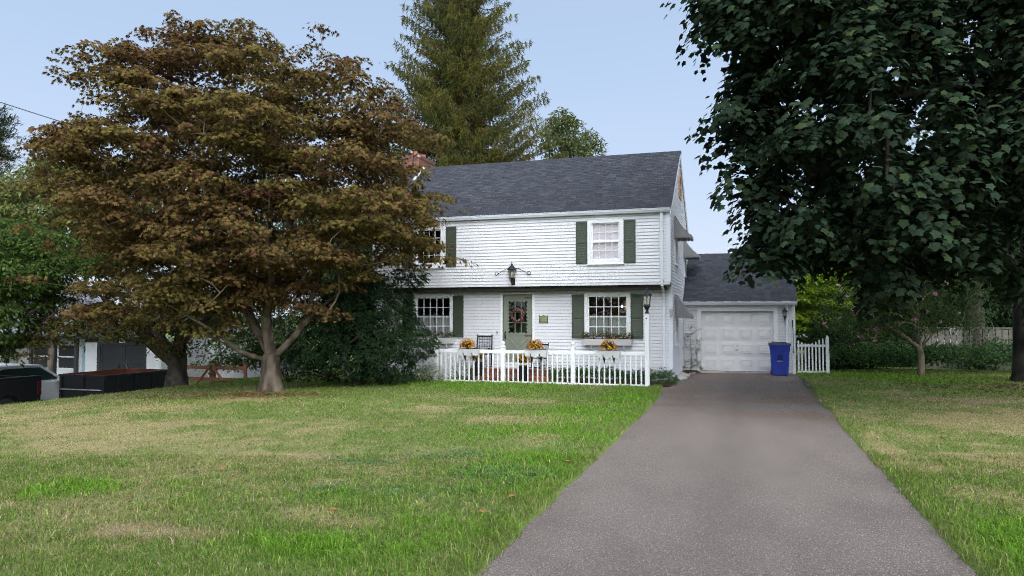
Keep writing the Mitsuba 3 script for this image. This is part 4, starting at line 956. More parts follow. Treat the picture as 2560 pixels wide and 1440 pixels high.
col = np.where(r.random((len(bp), 1)) < .06, [.20, .13, .05], col)
foliage(f'{SPR}__crown', TUFT, bp, bn, bh, r.uniform(.16, .30, len(bp)), col)
wood(f'{SPR}__branches', cat(boughs), (.08, .06, .045), (.18, .13, .10), kind='stuff')

# --- the other trees
def simple_tree(key, label, base, outline, n, depth, tpl, per, rx, rz, size, cols, w, trunk=(.14, (.05, .042, .034), (.14, .12, .10)), limbs=(), m='m_leaf', gap=.6, lean=0, tilt=.9, droop=.5, ref=1.6, wild=.5, group=None, shell=.5, absz=False):
    """outline: (u, z) metres round the base"""
    k_ = thing(key, label, 'tree', group)
    b = base.copy(); b[2] = min(gz(b), 0.2) - .1
    at = lambda u, d, z: b + RT * u + BK * d + np.array([0, 0, z])
    s = Skel(r)
    if absz: outline = [(u_, z_ - b[2]) for u_, z_ in outline]
    zs = [q[1] for q in outline]; top = max(zs); low = min(zs)
    s.limb([at(0, 0, 0), at(.03, 0, low * .5), at(-.03, 0, low), at(lean * .5, 0, low + (top - low) * .35), at(lean, 0, low + (top - low) * .8)], wig=.02)
    for L_ in limbs: s.limb([at(*q) for q in L_])
    pc_ = inside(outline, r, n, depth, ref=ref, gap=gap, shell=shell, shrink=.45 * rx)
    tg_ = np.array([at(u, d, z) for u, d, z in pc_]); s.reach(tg_ - [0, 0, .1])
    B_, W_ = s.meshes(.006, trunk[0], .05, power=1.9, bump=.012)
    if B_ is not None: wood(f'{k_}__trunk', B_, trunk[1], trunk[2])
    if W_ is not None: wood(f'{k_}__twigs', W_, trunk[1], trunk[2], kind='stuff')
    P_, N_, H_2, _ = pads(r, tg_, per, rx, rz, tilt, droop, wild)
    foliage(f'{k_}__crown', tpl, P_, N_, H_2, r.uniform(*size, len(P_)), tint(r, len(P_), cols, w), m)
    return k_, b, tg_
blob = lambda w, z0, z1, bumps=7, amp=.14, seed=0: [(w * math.cos(a) * (1 + amp * math.sin(bumps * a + seed)), (z0 + z1) / 2 + (z1 - z0) / 2 * math.sin(a) * (1 + amp * math.sin((bumps - 2) * a + seed * 2))) for a in np.linspace(0, 2 * np.pi, 40, endpoint=False)]
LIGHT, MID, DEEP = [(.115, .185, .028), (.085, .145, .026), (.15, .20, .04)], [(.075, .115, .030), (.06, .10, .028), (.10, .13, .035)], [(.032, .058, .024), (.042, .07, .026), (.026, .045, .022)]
simple_tree('birch_tree', 'small loose-crowned tree right of the spruce, behind the roof ridge', SP(3.85, 46), px_outline([(1375, 440), (1350, 330), (1385, 270), (1425, 262), (1455, 310), (1485, 315), (1512, 375), (1515, 440)], 1435, 797, 40.2, 1.95), 80, 1.8, FARLEAF, 95, .6, .45, (.18, .28), [(.12, .15, .05), (.095, .125, .045), (.16, .15, .055)], (4, 4, 1.5), gap=.42, ref=1.2, absz=True)
simple_tree('dogwood', 'bright yellow-green dogwood in layered tiers behind the white picket gate', SP(12.5, 30.5), [(-2.1, .5), (-2.2, 2.2), (-2.0, 3.6), (-1.2, 4.6), (0, 5.0), (1.2, 4.6), (2.0, 3.2), (2.3, 1.5), (1.8, .5)], 120, 1.9, FARLEAF, 330, .66, .16, (.11, .17), [(.20, .30, .03), (.15, .25, .028), (.24, .31, .045)], (4, 3, 2), gap=.48, tilt=.6, ref=1.4)
simple_tree('dogwood', 'tall bright green tree behind the first dogwood, under the maple boughs', SP(15.2, 34), [(-2.5, 1), (-2.6, 4), (-1.5, 6.4), (.4, 7.0), (2.2, 5.6), (2.6, 2.5), (2, 1)], 130, 1.8, FARLEAF, 260, .8, .25, (.14, .2), LIGHT, (4, 3, 1), gap=.6)
simple_tree('yard_tree', 'mid-green tree standing far back at the right edge behind the board fence', SP(24.5, 40), blob(5.0, 2.0, 12.5, 6, .1, 1), 170, 3.0, FARLEAF, 230, .95, .4, (.15, .24), MID, (4, 4, 2), gap=.85)
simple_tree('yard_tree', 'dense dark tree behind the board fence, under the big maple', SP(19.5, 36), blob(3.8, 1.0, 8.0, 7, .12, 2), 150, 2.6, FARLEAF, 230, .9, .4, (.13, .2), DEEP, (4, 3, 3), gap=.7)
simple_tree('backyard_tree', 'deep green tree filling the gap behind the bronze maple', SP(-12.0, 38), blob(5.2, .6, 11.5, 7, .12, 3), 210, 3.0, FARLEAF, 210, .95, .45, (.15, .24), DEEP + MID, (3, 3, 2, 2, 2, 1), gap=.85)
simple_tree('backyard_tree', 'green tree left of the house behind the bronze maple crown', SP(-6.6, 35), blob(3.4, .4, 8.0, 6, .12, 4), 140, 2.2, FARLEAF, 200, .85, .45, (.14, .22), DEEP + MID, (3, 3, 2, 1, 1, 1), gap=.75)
simple_tree('street_side_tree', 'pale olive loose-leaved tree at the upper left, beside the bronze maple', SP(-20.5, 33), px_outline([(-150, 480), (-20, 430), (60, 400), (110, 345), (170, 370), (260, 395), (330, 380), (400, 480), (420, 600), (300, 690), (100, 680), (-100, 640)], 131, 797, 56, 1.95), 170, 2.4, FARLEAF, 190, .72, .28, (.16, .27), [(.185, .20, .065), (.135, .165, .05), (.22, .225, .09), (.09, .12, .04)], (3, 4, 1.5, 2), gap=.6, wild=.6, absz=True)
simple_tree('street_side_tree', 'fresh green low tree at the left edge in front of the neighbouring house', SP(-17.2, 23.6), px_outline([(-260, 560), (-60, 520), (80, 540), (220, 600), (330, 640), (290, 700), (170, 725), (120, 775), (75, 870), (10, 915), (-120, 900), (-250, 800)], -68, 797, 78, 1.95), 200, 1.9, FARLEAF, 170, .55, .25, (.12, .19), [(.09, .145, .036), (.06, .105, .03), (.13, .19, .046)], (4, 4, 1.5), gap=.42, trunk=(.12, (.03, .026, .022), (.09, .075, .06)), absz=True)
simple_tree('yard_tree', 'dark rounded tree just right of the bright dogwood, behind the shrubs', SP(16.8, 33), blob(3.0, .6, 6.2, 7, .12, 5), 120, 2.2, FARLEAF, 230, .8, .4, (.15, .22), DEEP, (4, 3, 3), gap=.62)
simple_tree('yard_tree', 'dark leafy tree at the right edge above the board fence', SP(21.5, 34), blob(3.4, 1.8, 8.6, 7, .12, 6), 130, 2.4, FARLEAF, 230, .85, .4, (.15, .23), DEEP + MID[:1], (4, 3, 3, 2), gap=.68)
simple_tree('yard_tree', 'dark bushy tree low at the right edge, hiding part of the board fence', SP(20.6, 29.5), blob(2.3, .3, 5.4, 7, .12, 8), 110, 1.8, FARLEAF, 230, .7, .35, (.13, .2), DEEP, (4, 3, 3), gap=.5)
# trees across the street, seen only as dark reflections in the windows
for i_, (x_, y_) in enumerate(((-24, -26), (-15, -30), (-6, -27), (4, -31), (13, -27))):
    simple_tree('street_tree', 'tall tree across the street, mirrored in the front windows', np.array([x_, y_, 0.]), blob(5.2, 1.5, 13.5, 7, .12, i_), 60, 3.5, FARLEAF, 60, 1.6, .7, (.5, .8), MID, (4, 3, 3), gap=1.5, group='trees across the street')
# pine at the left edge
PN = thing('pine_tree', 'dark pine whose branch ends show at the far left edge of the sky', 'tree')
pb = SP(-24.6, 34.5); pb[2] = -1.8
wood(f'{PN}__trunk', tube([pb, pb + [0, 0, 6], pb + [0, 0, 14]], [.3, .2, .05], 8), (.06, .045, .035), (.15, .11, .09))
pp, ph = [], []
for z in np.arange(4.5, 13.4, .35):
    for _ in range(7):
        a = r.uniform(0, 6.28); L = (2.9 - .10 * (z - 4.5)) * r.uniform(.5, 1.05) * (1 if z < 11 else .6)
        d = np.array([math.cos(a), math.sin(a), .22]); e = pb + [0, 0, z]
        for s_ in np.linspace(.3, 1, int(L / .13) + 2):
            for _2 in range(7): pp.append(e + d * s_ * L + r.normal(0, .10, 3)); ph.append(d + np.array([0, 0, .6]) + r.normal(0, .6, 3))
pp, ph = np.array(pp), np.array(ph)
foliage(f'{PN}__crown', TUFT, pp, r.normal(0, 1, pp.shape), ph, r.uniform(.16, .28, len(pp)), tint(r, len(pp), [(.05, .07, .03), (.09, .10, .045), (.035, .05, .024)], (3, 2, 3)))
# ------------------------------------------------------------------ grass blades over the lawn, clover, fallen leaves
def grass_field(seed):
    g = np.random.default_rng(seed)
    P, SZ, WD = [], [], []
    # rings by distance: (near, far, blades per square metre, height, width)
    for d0, d1, dens, hgt, wid in ((4.0, 7.0, 3000, .052, .0058), (7.0, 10.5, 1900, .052, .0072), (10.5, 15, 1050, .052, .0098), (15, 20.5, 620, .056, .013), (20.5, 29, 420, .060, .017)):
        W = d1 * .78; n = int((2 * W) * (d1 - d0) * dens)
        u, d = g.uniform(-W, W, n), g.uniform(d0, d1, n)
        ok = np.abs(u) < d * .73 + .3
        p = RT * u[ok, None] + BK * d[ok, None]
        P.append(p); SZ.append(np.full(len(p), hgt)); WD.append(np.full(len(p), wid))
    P, SZ, WD = np.vstack(P), np.concatenate(SZ), np.concatenate(WD)
    x, y = P[:, 0], P[:, 1]
    l, r_ = drive_edges(y)
    over = g.uniform(0, .10, len(x)) * meshkit.noise(np.stack([y * 3.5, x > 0, 0 * x], 1)) * 1.3
    keep = ((x < l + over) | (x > r_ - over)) & (x > -20.0) & (y < 28.5)
    keep &= ~((x > HL - .2) & (x < HR + .15) & (y > YL - .3)) & ~((x > HR) & (x < GR + .1) & (y > GY - .2))
    keep &= ~((x > -8.6) & (x < -1.9) & (y > 20.75))
    return P[keep], SZ[keep], WD[keep], g
gp, gs, gw, g = grass_field(21)
gc, kind = lawn_color(gp[:, 0], gp[:, 1])
clump = meshkit.fbm(np.stack([gp[:, 0] * 7, gp[:, 1] * 7, 0 * gs], 1), 2, 3)
lush, dry, bare, clov = kind['g'], kind['d'], kind['b'], kind['c']
l, r_ = drive_edges(gp[:, 1]); edge = np.exp(-np.minimum(np.abs(gp[:, 0] - l), np.abs(gp[:, 0] - r_)) / .22)
hgt = gs * (.35 + 1.3 * clump) * (1 + .75 * lush - .35 * dry - .45 * bare - .3 * clov + .55 * edge) * np.exp(g.normal(0, .25, len(gs)))
n = len(gp)
# individual blades: straw, olive or bright green whatever the patch
straw = g.random(n) < .10 + .34 * dry + .45 * bare - .07 * lush
c = gc * np.exp(g.normal(0, .26, (n, 1))) * (.75 + .5 * clump)[:, None]
c = np.where(straw[:, None], np.array([.42, .35, .19]) * np.exp(g.normal(0, .2, (n, 1))), c)
bright = (g.random(n) < .12 + .3 * lush) & ~straw
c = np.where(bright[:, None], np.array([.195, .36, .045]) * np.exp(g.normal(0, .2, (n, 1))), c)
a = g.uniform(0, 2 * np.pi, n); lean = np.abs(g.normal(0, .55, n)) + .15 + .3 * dry
dv_ = np.stack([np.cos(a), np.sin(a), 0 * a], 1); b = g.uniform(0, 2 * np.pi, n); sd = np.stack([np.cos(b), np.sin(b), 0 * b], 1)
base = gp.copy(); base[:, 2] = lawn_z(gp[:, 0], gp[:, 1]) - .004
wv = sd * (gw * (1 + .6 * lush) * np.exp(g.normal(0, .2, n)))[:, None]
mid = base + dv_ * (hgt * lean * .32)[:, None] + np.array([0, 0, 1.0]) * (hgt * .62)[:, None]
tip = base + dv_ * (hgt * lean * 1.0)[:, None] + np.array([0, 0, 1.0]) * (hgt * (1.0 - .25 * np.minimum(lean, 1.5)))[:, None]
nr = gw < .0085                                       # near blades bend; far ones are single slips
V = np.stack([base - wv * .5, base + wv * .5, mid + wv * .42, mid - wv * .42, tip], 1)[nr].reshape(-1, 3)
Fq = (np.array([[0, 1, 2], [0, 2, 3], [3, 2, 4]])[None] + (np.arange(nr.sum()) * 5)[:, None, None]).reshape(-1, 3)
V2 = np.stack([base - wv * .5, base + wv * .5, (tip + mid * .3) / 1.3], 1)[~nr].reshape(-1, 3)
F2 = np.arange(len(V2)).reshape(-1, 3)
add('grass', cat((V, Fq), (V2, F2)), 'm_leaf', False, np.vstack([np.repeat(c[nr], 5, 0), np.repeat(c[~nr], 3, 0)]), label='blades of mown grass, lush beside the driveway and straw-coloured in patches', category='grass', kind='stuff')
# clover and weeds: small round leaves lying flat
cp = np.stack([g.uniform(-9, 4, 90000), g.uniform(4.3, 14, 90000)], 1)
kc = lawn_kinds(cp[:, 0], cp[:, 1])['c']; l, r_ = drive_edges(cp[:, 1])
ok = (g.random(len(cp)) < kc * .62 + .012) & ((cp[:, 0] < l - .02) | (cp[:, 0] > r_ + .02))
cp = cp[ok]; m_ = len(cp)
P3 = np.column_stack([cp, lawn_z(cp[:, 0], cp[:, 1]) + g.uniform(.015, .05, m_)])
CLV = (np.array([[0, 0, 0], [.5, .5, .03], [1, .2, 0], [1, -.2, 0], [.5, -.5, .03]]), np.array([[0, 4, 3], [0, 3, 2], [0, 2, 1]]))
foliage('clover', CLV, P3, np.array([0, 0, 1.0]) + g.normal(0, .3, (m_, 3)), g.normal(0, 1, (m_, 3)) * [1, 1, .2], g.uniform(.02, .046, m_), tint(g, m_, [(.12, .205, .095), (.095, .17, .075), (.18, .25, .15)], (4, 4, 2)), label='low bluish-green clover patches in the middle of the lawn', category='clover')
# leaf litter under the bronze maple, a few dry leaves on the grass and the drive
lp = np.vstack([SP(-6.9, 19.6) + np.column_stack([g.normal(0, 1.5, 900), g.normal(-.35, .45, 900), 0 * np.zeros(900)]), SP(-6.2, 19.3) + np.column_stack([g.normal(0, .7, 350), g.normal(-.1, .25, 350), np.zeros(350)])])
lp[:, 2] = lawn_z(lp[:, 0], lp[:, 1]) + g.uniform(.005, .04, len(lp))
foliage('leaf_litter', STAR, lp, np.array([0, 0, 1.0]) + g.normal(0, .35, lp.shape), g.normal(0, 1, lp.shape) * [1, 1, .1], g.uniform(.06, .11, len(lp)), tint(g, len(lp), [(.25, .10, .05), (.20, .13, .07), (.15, .06, .035)], (4, 3, 2)), label='scatter of fallen rust-brown leaves round the foot of the bronze maple', category='fallen leaves')
lp = np.column_stack([g.normal(7.4, 1.8, 700), g.normal(22.6, 1.2, 700)]); lp = lp[(lp[:, 0] > 3.5)]
lp = np.column_stack([lp, lawn_z(lp[:, 0], lp[:, 1]) + g.uniform(.005, .04, len(lp))])
foliage('leaf_litter', NORWAY, lp, np.array([0, 0, 1.0]) + g.normal(0, .35, lp.shape), g.normal(0, 1, lp.shape) * [1, 1, .1], g.uniform(.06, .12, len(lp)), tint(g, len(lp), [(.17, .11, .065), (.12, .08, .05), (.21, .14, .09)], (4, 3, 2)), label='brown leaf litter on the shaded grass under the big maple', category='fallen leaves')
plainleaf('m_dryleaf', (.34, .16, .07), .4, .7)
DRY = (NORWAY[0] * [1, 1, 1.0] + np.array([0, 0, .0]) + np.stack([0 * NORWAY[0][:, 0], 0 * NORWAY[0][:, 0], .35 * np.abs(NORWAY[0][:, 1])], 1), NORWAY[1])
for (x, y), lab in zip(((-2.45, 6.85), (-2.35, 7.6), (-3.9, 6.5), (-6.3, 7.9), (-2.25, 9.6), (2.35, 7.0), (2.05, 5.8)),
                       ('orange-brown dead leaf by the left edge of the driveway, nearest the bottom of the picture', 'dead leaf on the grass by the left driveway edge, second from the bottom', 'curled orange dead leaf out on the left lawn, lower middle of the picture', 'dead leaf lying alone farthest left on the lawn', 'small dead leaf farthest up the left driveway edge', 'dead leaf in the grass on the right side of the driveway, the farther of two', 'dead leaf in the grass on the right side of the driveway, nearest the bottom corner')):
    k_ = fresh_key('dry_leaf'); scene[k_] = dress(xf(DRY, .085, g.uniform(0, 6), (x, y, float(lawn_z(x, y)) + .05), rx=g.uniform(-.3, .3)), 'm_dryleaf')
    labels[k_] = {'label': lab, 'category': 'leaf'}
# ------------------------------------------------------------------ plants round the house
r = np.random.default_rng(31)
RH = thing('rhododendron', 'big dark glossy rhododendron against the left end of the house', 'shrub')
rb = SP(-4.5, 21.2)
ro = px_outline([(690, 948), (705, 860), (745, 800), (800, 750), (870, 705), (960, 690), (1040, 668), (1085, 688), (1070, 715), (1035, 730), (1050, 790), (1085, 830), (1112, 852), (1100, 885), (1060, 900), (1035, 930), (1050, 950)], 888, 797, 86.9, 1.95)
pc = inside([(u * .93, z) for u, z in ro], r, 1500, 1.35, ref=.9, gap=.10, shell=.75, tries=40)
wc = np.array([rb + RT * u + BK * d + np.array([0, 0, z]) for u, d, z in pc])
wc = wc[(wc[:, 1] < YL - .12) | (wc[:, 0] < HL - .1)]
nw = len(wc); per = 10
ctr = rb + np.array([0, 0, 1.6])
outw = unit((wc - ctr) * [1, 1, .6] + np.array([0, -.6, 0])); ax = unit(outw + np.array([0, 0, .7]) + r.normal(0, .3, (nw, 3)))
k = np.repeat(np.arange(nw), per); th = np.tile(np.arange(per) * 2 * np.pi / per * 1.0, nw) + r.normal(0, .2, nw * per)
e1 = unit(np.cross(ax, [.3, .5, .8])); e2 = np.cross(ax, e1)
rad = e1[k] * np.cos(th)[:, None] + e2[k] * np.sin(th)[:, None]
Hd = rad * .9 + ax[k] * r.uniform(-.25, .45, (nw * per, 1)); N = ax[k] - rad * .1 + r.normal(0, .12, (nw * per, 3))
P = wc[k] + rad * .01 + ax[k] * r.normal(0, .015, (nw * per, 1))
for i_, c_ in enumerate(((.016, .032, .014), (.022, .041, .017), (.012, .024, .011))): plainleaf(f'm_rleaf{i_}', c_, .2, .5)
sz = r.uniform(.12, .185, len(P)); vis = in_view(P)
m = single_leaves(f'{RH}__leaf', LANCE, P, N, Hd, sz, None, ['m_rleaf0', 'm_rleaf1', 'm_rleaf2'], 300, vis)
foliage(f'{RH}__foliage', LANCE, P[m], N[m], Hd[m], sz[m], tint(r, m.sum(), [(.016, .032, .014), (.022, .041, .016), (.011, .022, .011)], (4, 3, 2)), 'm_leaf_glossy')
sk = Skel(r); sk.limb([rb + np.array([0, 0, -.05]), rb + np.array([0, 0, .4]), rb + np.array([.1, 0, .8])]); sk.reach(wc[::9], rise=.1)
B, W = sk.meshes(.006, .09, .03); wood(f'{RH}__stems', cat([q for q in (B, W) if q is not None]), (.04, .034, .028), (.10, .085, .07))

def bush(key, label, cat_, centre, rad, n, tpl, size, cols, w, m='m_leaf', wild=.6, group=None, flat=1.0, lumps=.25, stems=True):
    """leafy shrub or potted foliage: leaves through a lumpy ellipsoid's outer half"""
    k_ = thing(key, label, cat_, group)
    d = unit(r.normal(0, 1, (n, 3))); d[:, 2] = np.abs(d[:, 2]) * flat - (1 - flat) * .0
    q = r.uniform(.45, 1, (n, 1)) ** .6 * (1 + lumps * (meshkit.fbm(d * 2.2 + np.array(centre), 2, 3)[:, None] - .5) * 2)
    P_ = np.array(centre) + d * q * np.array(rad)
    foliage(f'{k_}__foliage', tpl, P_, d * .6 + np.array([0, 0, .5]) + r.normal(0, wild, (n, 3)), d + r.normal(0, .7, (n, 3)), r.uniform(*size, n), tint(r, n, cols, w), m)
    if stems:
        wood(f'{k_}__stems', cat([tube([np.array(centre) * [1, 1, 1] - [0, 0, rad[2] * .02], np.array(centre) + np.array([math.cos(a), math.sin(a), 1.2]) * np.array(rad) * .55], [.012, .004], 4) for a in np.linspace(0, 5.5, 7)]), (.06, .05, .035), (.12, .1, .07))
    return k_
fz = lambda x, y: float(ground_z(x, y))
bush('variegated_shrub', 'low cream-and-green variegated shrub spilling round the left fence post', 'shrub', (-9.0, 20.25, .02), (.68, .55, .62), 2600, OVAL, (.035, .06), [(.30, .32, .20), (.12, .17, .08), (.40, .40, .28), (.08, .12, .06)], (3, 4, 1.5, 2))
bush('variegated_shrub', 'smaller variegated shrub behind the left fence panel', 'shrub', (-8.1, 20.85, .02), (.45, .3, .62), 900, OVAL, (.035, .06), [(.26, .29, .18), (.12, .17, .08), (.08, .12, .06)], (2, 4, 3))
# ground cover along the wall and round the corner
def cover(key, label, pts, n, hgt, tpl, size, cols, w, m='m_leaf'):
    pg = Polygon(pts); b = pg.bounds; P_ = []
    while len(P_) < n:
        x, y = r.uniform(b[0], b[2]), r.uniform(b[1], b[3])
        e = pg.exterior.distance(Point(x, y)) if pg.contains(Point(x, y)) else -1
        if e < 0: continue
        h = hgt * (.55 + .9 * float(meshkit.noise(np.array([x * 2.2, y * 2.2, 1])))) * min(1, .35 + e / .25)
        P_.append([x, y, fz(x, y) + h * r.uniform(.25, 1) ** .5])
    P_ = np.array(P_)
    k_ = foliage(key, tpl, P_, np.array([0, -.35, 1.0]) + r.normal(0, .45, P_.shape), r.normal(0, 1, P_.shape) + np.array([0, -.5, -.2]), r.uniform(*size, n), tint(r, n, cols, w), m, label=label, category='ground cover')
add('planting_bed', sheet(np.linspace(-8.7, -1.95, 30), np.linspace(20.8, 22.38, 8), lambda X, Y: ground_z(X, Y) + .03 + .02 * np.sin(X * 5) * np.cos(Y * 7)), 'm_soil', True, label='dark soil bed along the front wall of the house', category='planting bed', kind='structure')
cover('ground_cover', 'leafy green ground cover along the front wall and round the house corner', [(-5.7, 21.2), (-4.5, 21.0), (-2.6, 20.95), (-1.85, 21.2), (-1.80, 21.9), (-2.0, 22.3), (-5.7, 22.3)], 4200, .36, OVAL, (.05, .09), [(.045, .095, .028), (.035, .07, .026), (.06, .115, .035)], (4, 3, 2))
cover('ground_cover', 'dark green ground cover along the foot of the board fence on the right', [(2.7, 27.2), (5, 27.6), (7.5, 27.9), (10.5, 28.6), (10.5, 30.3), (2.7, 30.3)], 9000, .85, OVAL, (.10, .17), [(.055, .105, .036), (.04, .08, .03), (.075, .13, .045)], (4, 3, 2))
# dark shrubs and vine-covered trunk on the right
for lab, u, d, R_, n in (('tall dark vine-covered shrub just right of the white picket gate', 11.3, 26.8, (.75, .7, 2.15), 3800), ('dark shrub between the picket gate and the pink-flowering tree', 12.6, 27.6, (1.0, .8, 1.9), 3400), ('tallest dark shrub, left of the pink-flowering tree trunk', 13.3, 29.3, (1.3, .9, 2.5), 4000), ('dark shrub behind the trunk of the pink-flowering tree', 14.2, 28.6, (1.2, .8, 1.75), 3000), ('dark shrub against the board fence, right of the pink-flowering tree', 15.7, 29.2, (1.1, .7, 1.45), 2400)):
    c_ = SP(u, d); c_[2] = fz(c_[0], c_[1])
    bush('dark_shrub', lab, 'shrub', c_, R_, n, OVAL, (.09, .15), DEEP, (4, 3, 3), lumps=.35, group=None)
IV = thing('ivy_trunk', 'thick dark tree trunk smothered in ivy in front of the board fence', 'tree')
ib = SP(16.95, 27.2); ib[2] = fz(ib[0], ib[1])
wood(f'{IV}__trunk', tube([ib + [0, 0, z] for z in (-.1, .6, 1.6, 3, 4.6, 6.5)], [.46, .40, .36, .33, .30, .24], 10), (.03, .025, .02), (.08, .065, .05))
n = 2600; a = r.uniform(0, 2 * np.pi, n); z = 5.5 * r.uniform(0, 1, n) ** 1.2; rr_ = .42 + .22 * meshkit.fbm(np.stack([a * 1.5, z * 1.5, 0 * a], 1), 2, 4) * (1 + .6 * np.sin(z * 1.7)) + .25 * np.exp(-z / .5)
d_ = np.stack([np.cos(a), np.sin(a), 0 * a], 1)
foliage(f'{IV}__ivy', OVAL, ib + d_ * rr_[:, None] + np.stack([0 * z, 0 * z, z], 1), d_ + np.array([0, 0, .5]) + r.normal(0, .3, (n, 3)), np.array([0, 0, -1.0]) + d_ * .3 + r.normal(0, .5, (n, 3)), r.uniform(.09, .15, n), tint(r, n, DEEP, (4, 3, 3)), 'm_leaf_glossy')

# pink-flowering small tree
rs, rbase, rt = simple_tree('flowering_tree', 'small spreading tree with pink flowers on the right-hand lawn', np.array([5.41, 26.68, 0.0]), px_outline([(2090, 830), (2075, 790), (2110, 745), (2180, 715), (2240, 690), (2300, 715), (2350, 690), (2400, 688), (2445, 720), (2440, 770), (2400, 830), (2330, 860), (2250, 850), (2180, 870)], 2302, 948, 68.5, 0.0), 130, 1.7, LANCE, 85, .42, .26, (.08, .14), [(.07, .115, .036), (.10, .15, .045), (.05, .085, .03)], (3, 3, 2), trunk=(.10, (.13, .105, .075), (.27, .22, .165)),
    limbs=([(0, 0, 1.0), (-.45, 0, 1.35), (-1.0, .1, 1.75), (-1.6, .1, 2.4)], [(0, 0, 1.0), (-.1, -.2, 1.6), (-.35, -.3, 2.2), (-.6, -.3, 3.0)], [(0, 0, 1.0), (.35, .1, 1.5), (.9, .1, 2.1), (1.4, .1, 2.9)], [(0, 0, 1.0), (-.05, .2, 1.7), (.3, .3, 2.6)], [(0, 0, 1.0), (.25, -.2, 1.4), (.55, -.2, 1.9)]), gap=.36, shell=.4, lean=-.1)
plainleaf('m_pink', (.74, .30, .50), .6, .7); plainleaf('m_palepink', (.66, .42, .52), .6, .7)
def blossom(n=6, cup=.35):
    v, f = [[0, 0, 0]], []
    for i in range(n):
        for t_ in (-.42, 0, .42):
            an = (i + t_) * 2 * math.pi / n; q = 1.0 if t_ == 0 else .82; v.append([q * math.cos(an), q * math.sin(an), cup * q])
        b_ = 1 + 3 * i; f += [[0, b_, b_ + 1], [0, b_ + 1, b_ + 2]]
    return np.array(v), np.array(f)
fp = rt[(rt - EYE) @ BK < np.quantile((rt - EYE) @ BK, .8)]
for i_ in range(44):
    p = fp[r.integers(len(fp))] + np.array([r.normal(0, .22), -abs(r.normal(.25, .15)), r.normal(.08, .15)])
    bl_ = blossom(5, .6)
    add(f'{rs}__flower', cat(*[xf(bl_, r.uniform(.055, .085), r.uniform(0, 6), p + r.normal(0, .03, 3), rx=r.uniform(.3, 1.4)) for _ in range(2)]), 'm_pink' if r.random() < .7 else 'm_palepink')
# sapling beside the garage door
SAP = thing('sapling', 'thin young tree with sparse leaves trained beside the garage door', 'sapling')
sb = np.array([-1.74, 26.15, .1])
sk = Skel(r); sk.limb([sb, sb + [.02, 0, .5], sb + [-.02, .03, 1.0], sb + [.0, .05, 1.6]])
tg = np.array([sb + [r.normal(0, .22), r.uniform(-.15, .15), r.uniform(.15, 1.62)] for _ in range(46)]); sk.reach(tg, every=.12)
B, W = sk.meshes(.004, .018, .2); wood(f'{SAP}__stem', W, (.09, .07, .05), (.2, .16, .12))
P, N, Hd, k = pads(r, tg, 13, .09, .05, wild=.7)
foliage(f'{SAP}__foliage', LANCE, P, N, Hd, r.uniform(.05, .09, len(P)), tint(r, len(P), [(.07, .11, .035), (.10, .14, .045), (.05, .08, .03)], (3, 2, 2)))
mn = xf(lathe([(.001, .09), (.20, .085), (.33, .05), (.42, .0)], n=18, sx=1.0, sy=.7), t=(sb[0], sb[1] - .05, .09))
add('mulch_mound', mn, 'm_soil', True, label='mound of dark mulch round the sapling by the garage', category='mulch')

# ------------------------------------------------------------------ white fence, lamp post, planters
FY = 20.55
FN = thing('picket_fence', 'low white vinyl fence with square pickets and ball-topped posts in front of the house', 'fence')
posts = [-8.80, -6.69, -4.61]
for x in posts:
    z0 = fz(x, FY); p_ = f'{FN}__post'
    k_ = add(p_, cat(cbox(x - .058, x + .058, FY - .058, FY + .058, z0 - .1, 1.12, .006), cbox(x - .07, x + .07, FY - .07, FY + .07, 1.12, 1.14, .004)), 'm_vinyl')
    add(f'{k_}__ball_cap', cat(lathe([(.06, 1.14), (.05, 1.155), (.028, 1.17), (.026, 1.185), (.034, 1.19)], (x, FY, 0), 14), ball((x, FY, 1.235), .056, 10)), 'm_vinyl', True)
pk = {}
def picket(x, y, z0, z1, w=.038):
    h = round(z1 - z0, 3)
    if h not in pk: pk[h] = dress(cbox(-w / 2, w / 2, -w / 2, w / 2, 0, h, .004), 'm_vinyl')
    put(f'{FN}__picket', pk[h], T().translate([float(x), float(y), float(z0)]))
for x0, x1 in ((-8.742, -6.748), (-6.632, -4.668), (-4.552, -2.59)):
    zb = .045
    add(f'{FN}__rail', cbox(x0, x1, FY - .032, FY + .032, .935, 1.025, .006), 'm_vinyl'); add(f'{FN}__rail', cbox(x0, x1, FY - .03, FY + .03, zb, zb + .085, .006), 'm_vinyl')
    n = 13
    for i_ in range(n): picket(x0 + (x1 - x0) * (i_ + .72) / (n + .44), FY, zb + .085, .935)
y0, y1 = FY + .058, YL - .06
add(f'{FN}__rail', cbox(-8.83, -8.77, y0, y1, .92, 1.0, .006), 'm_vinyl'); add(f'{FN}__rail', cbox(-8.83, -8.77, y0, y1, .06, .14, .006), 'm_vinyl')
for i_ in range(11): picket(-8.80, y0 + (y1 - y0) * (i_ + .6) / 11.2, .14, .92)

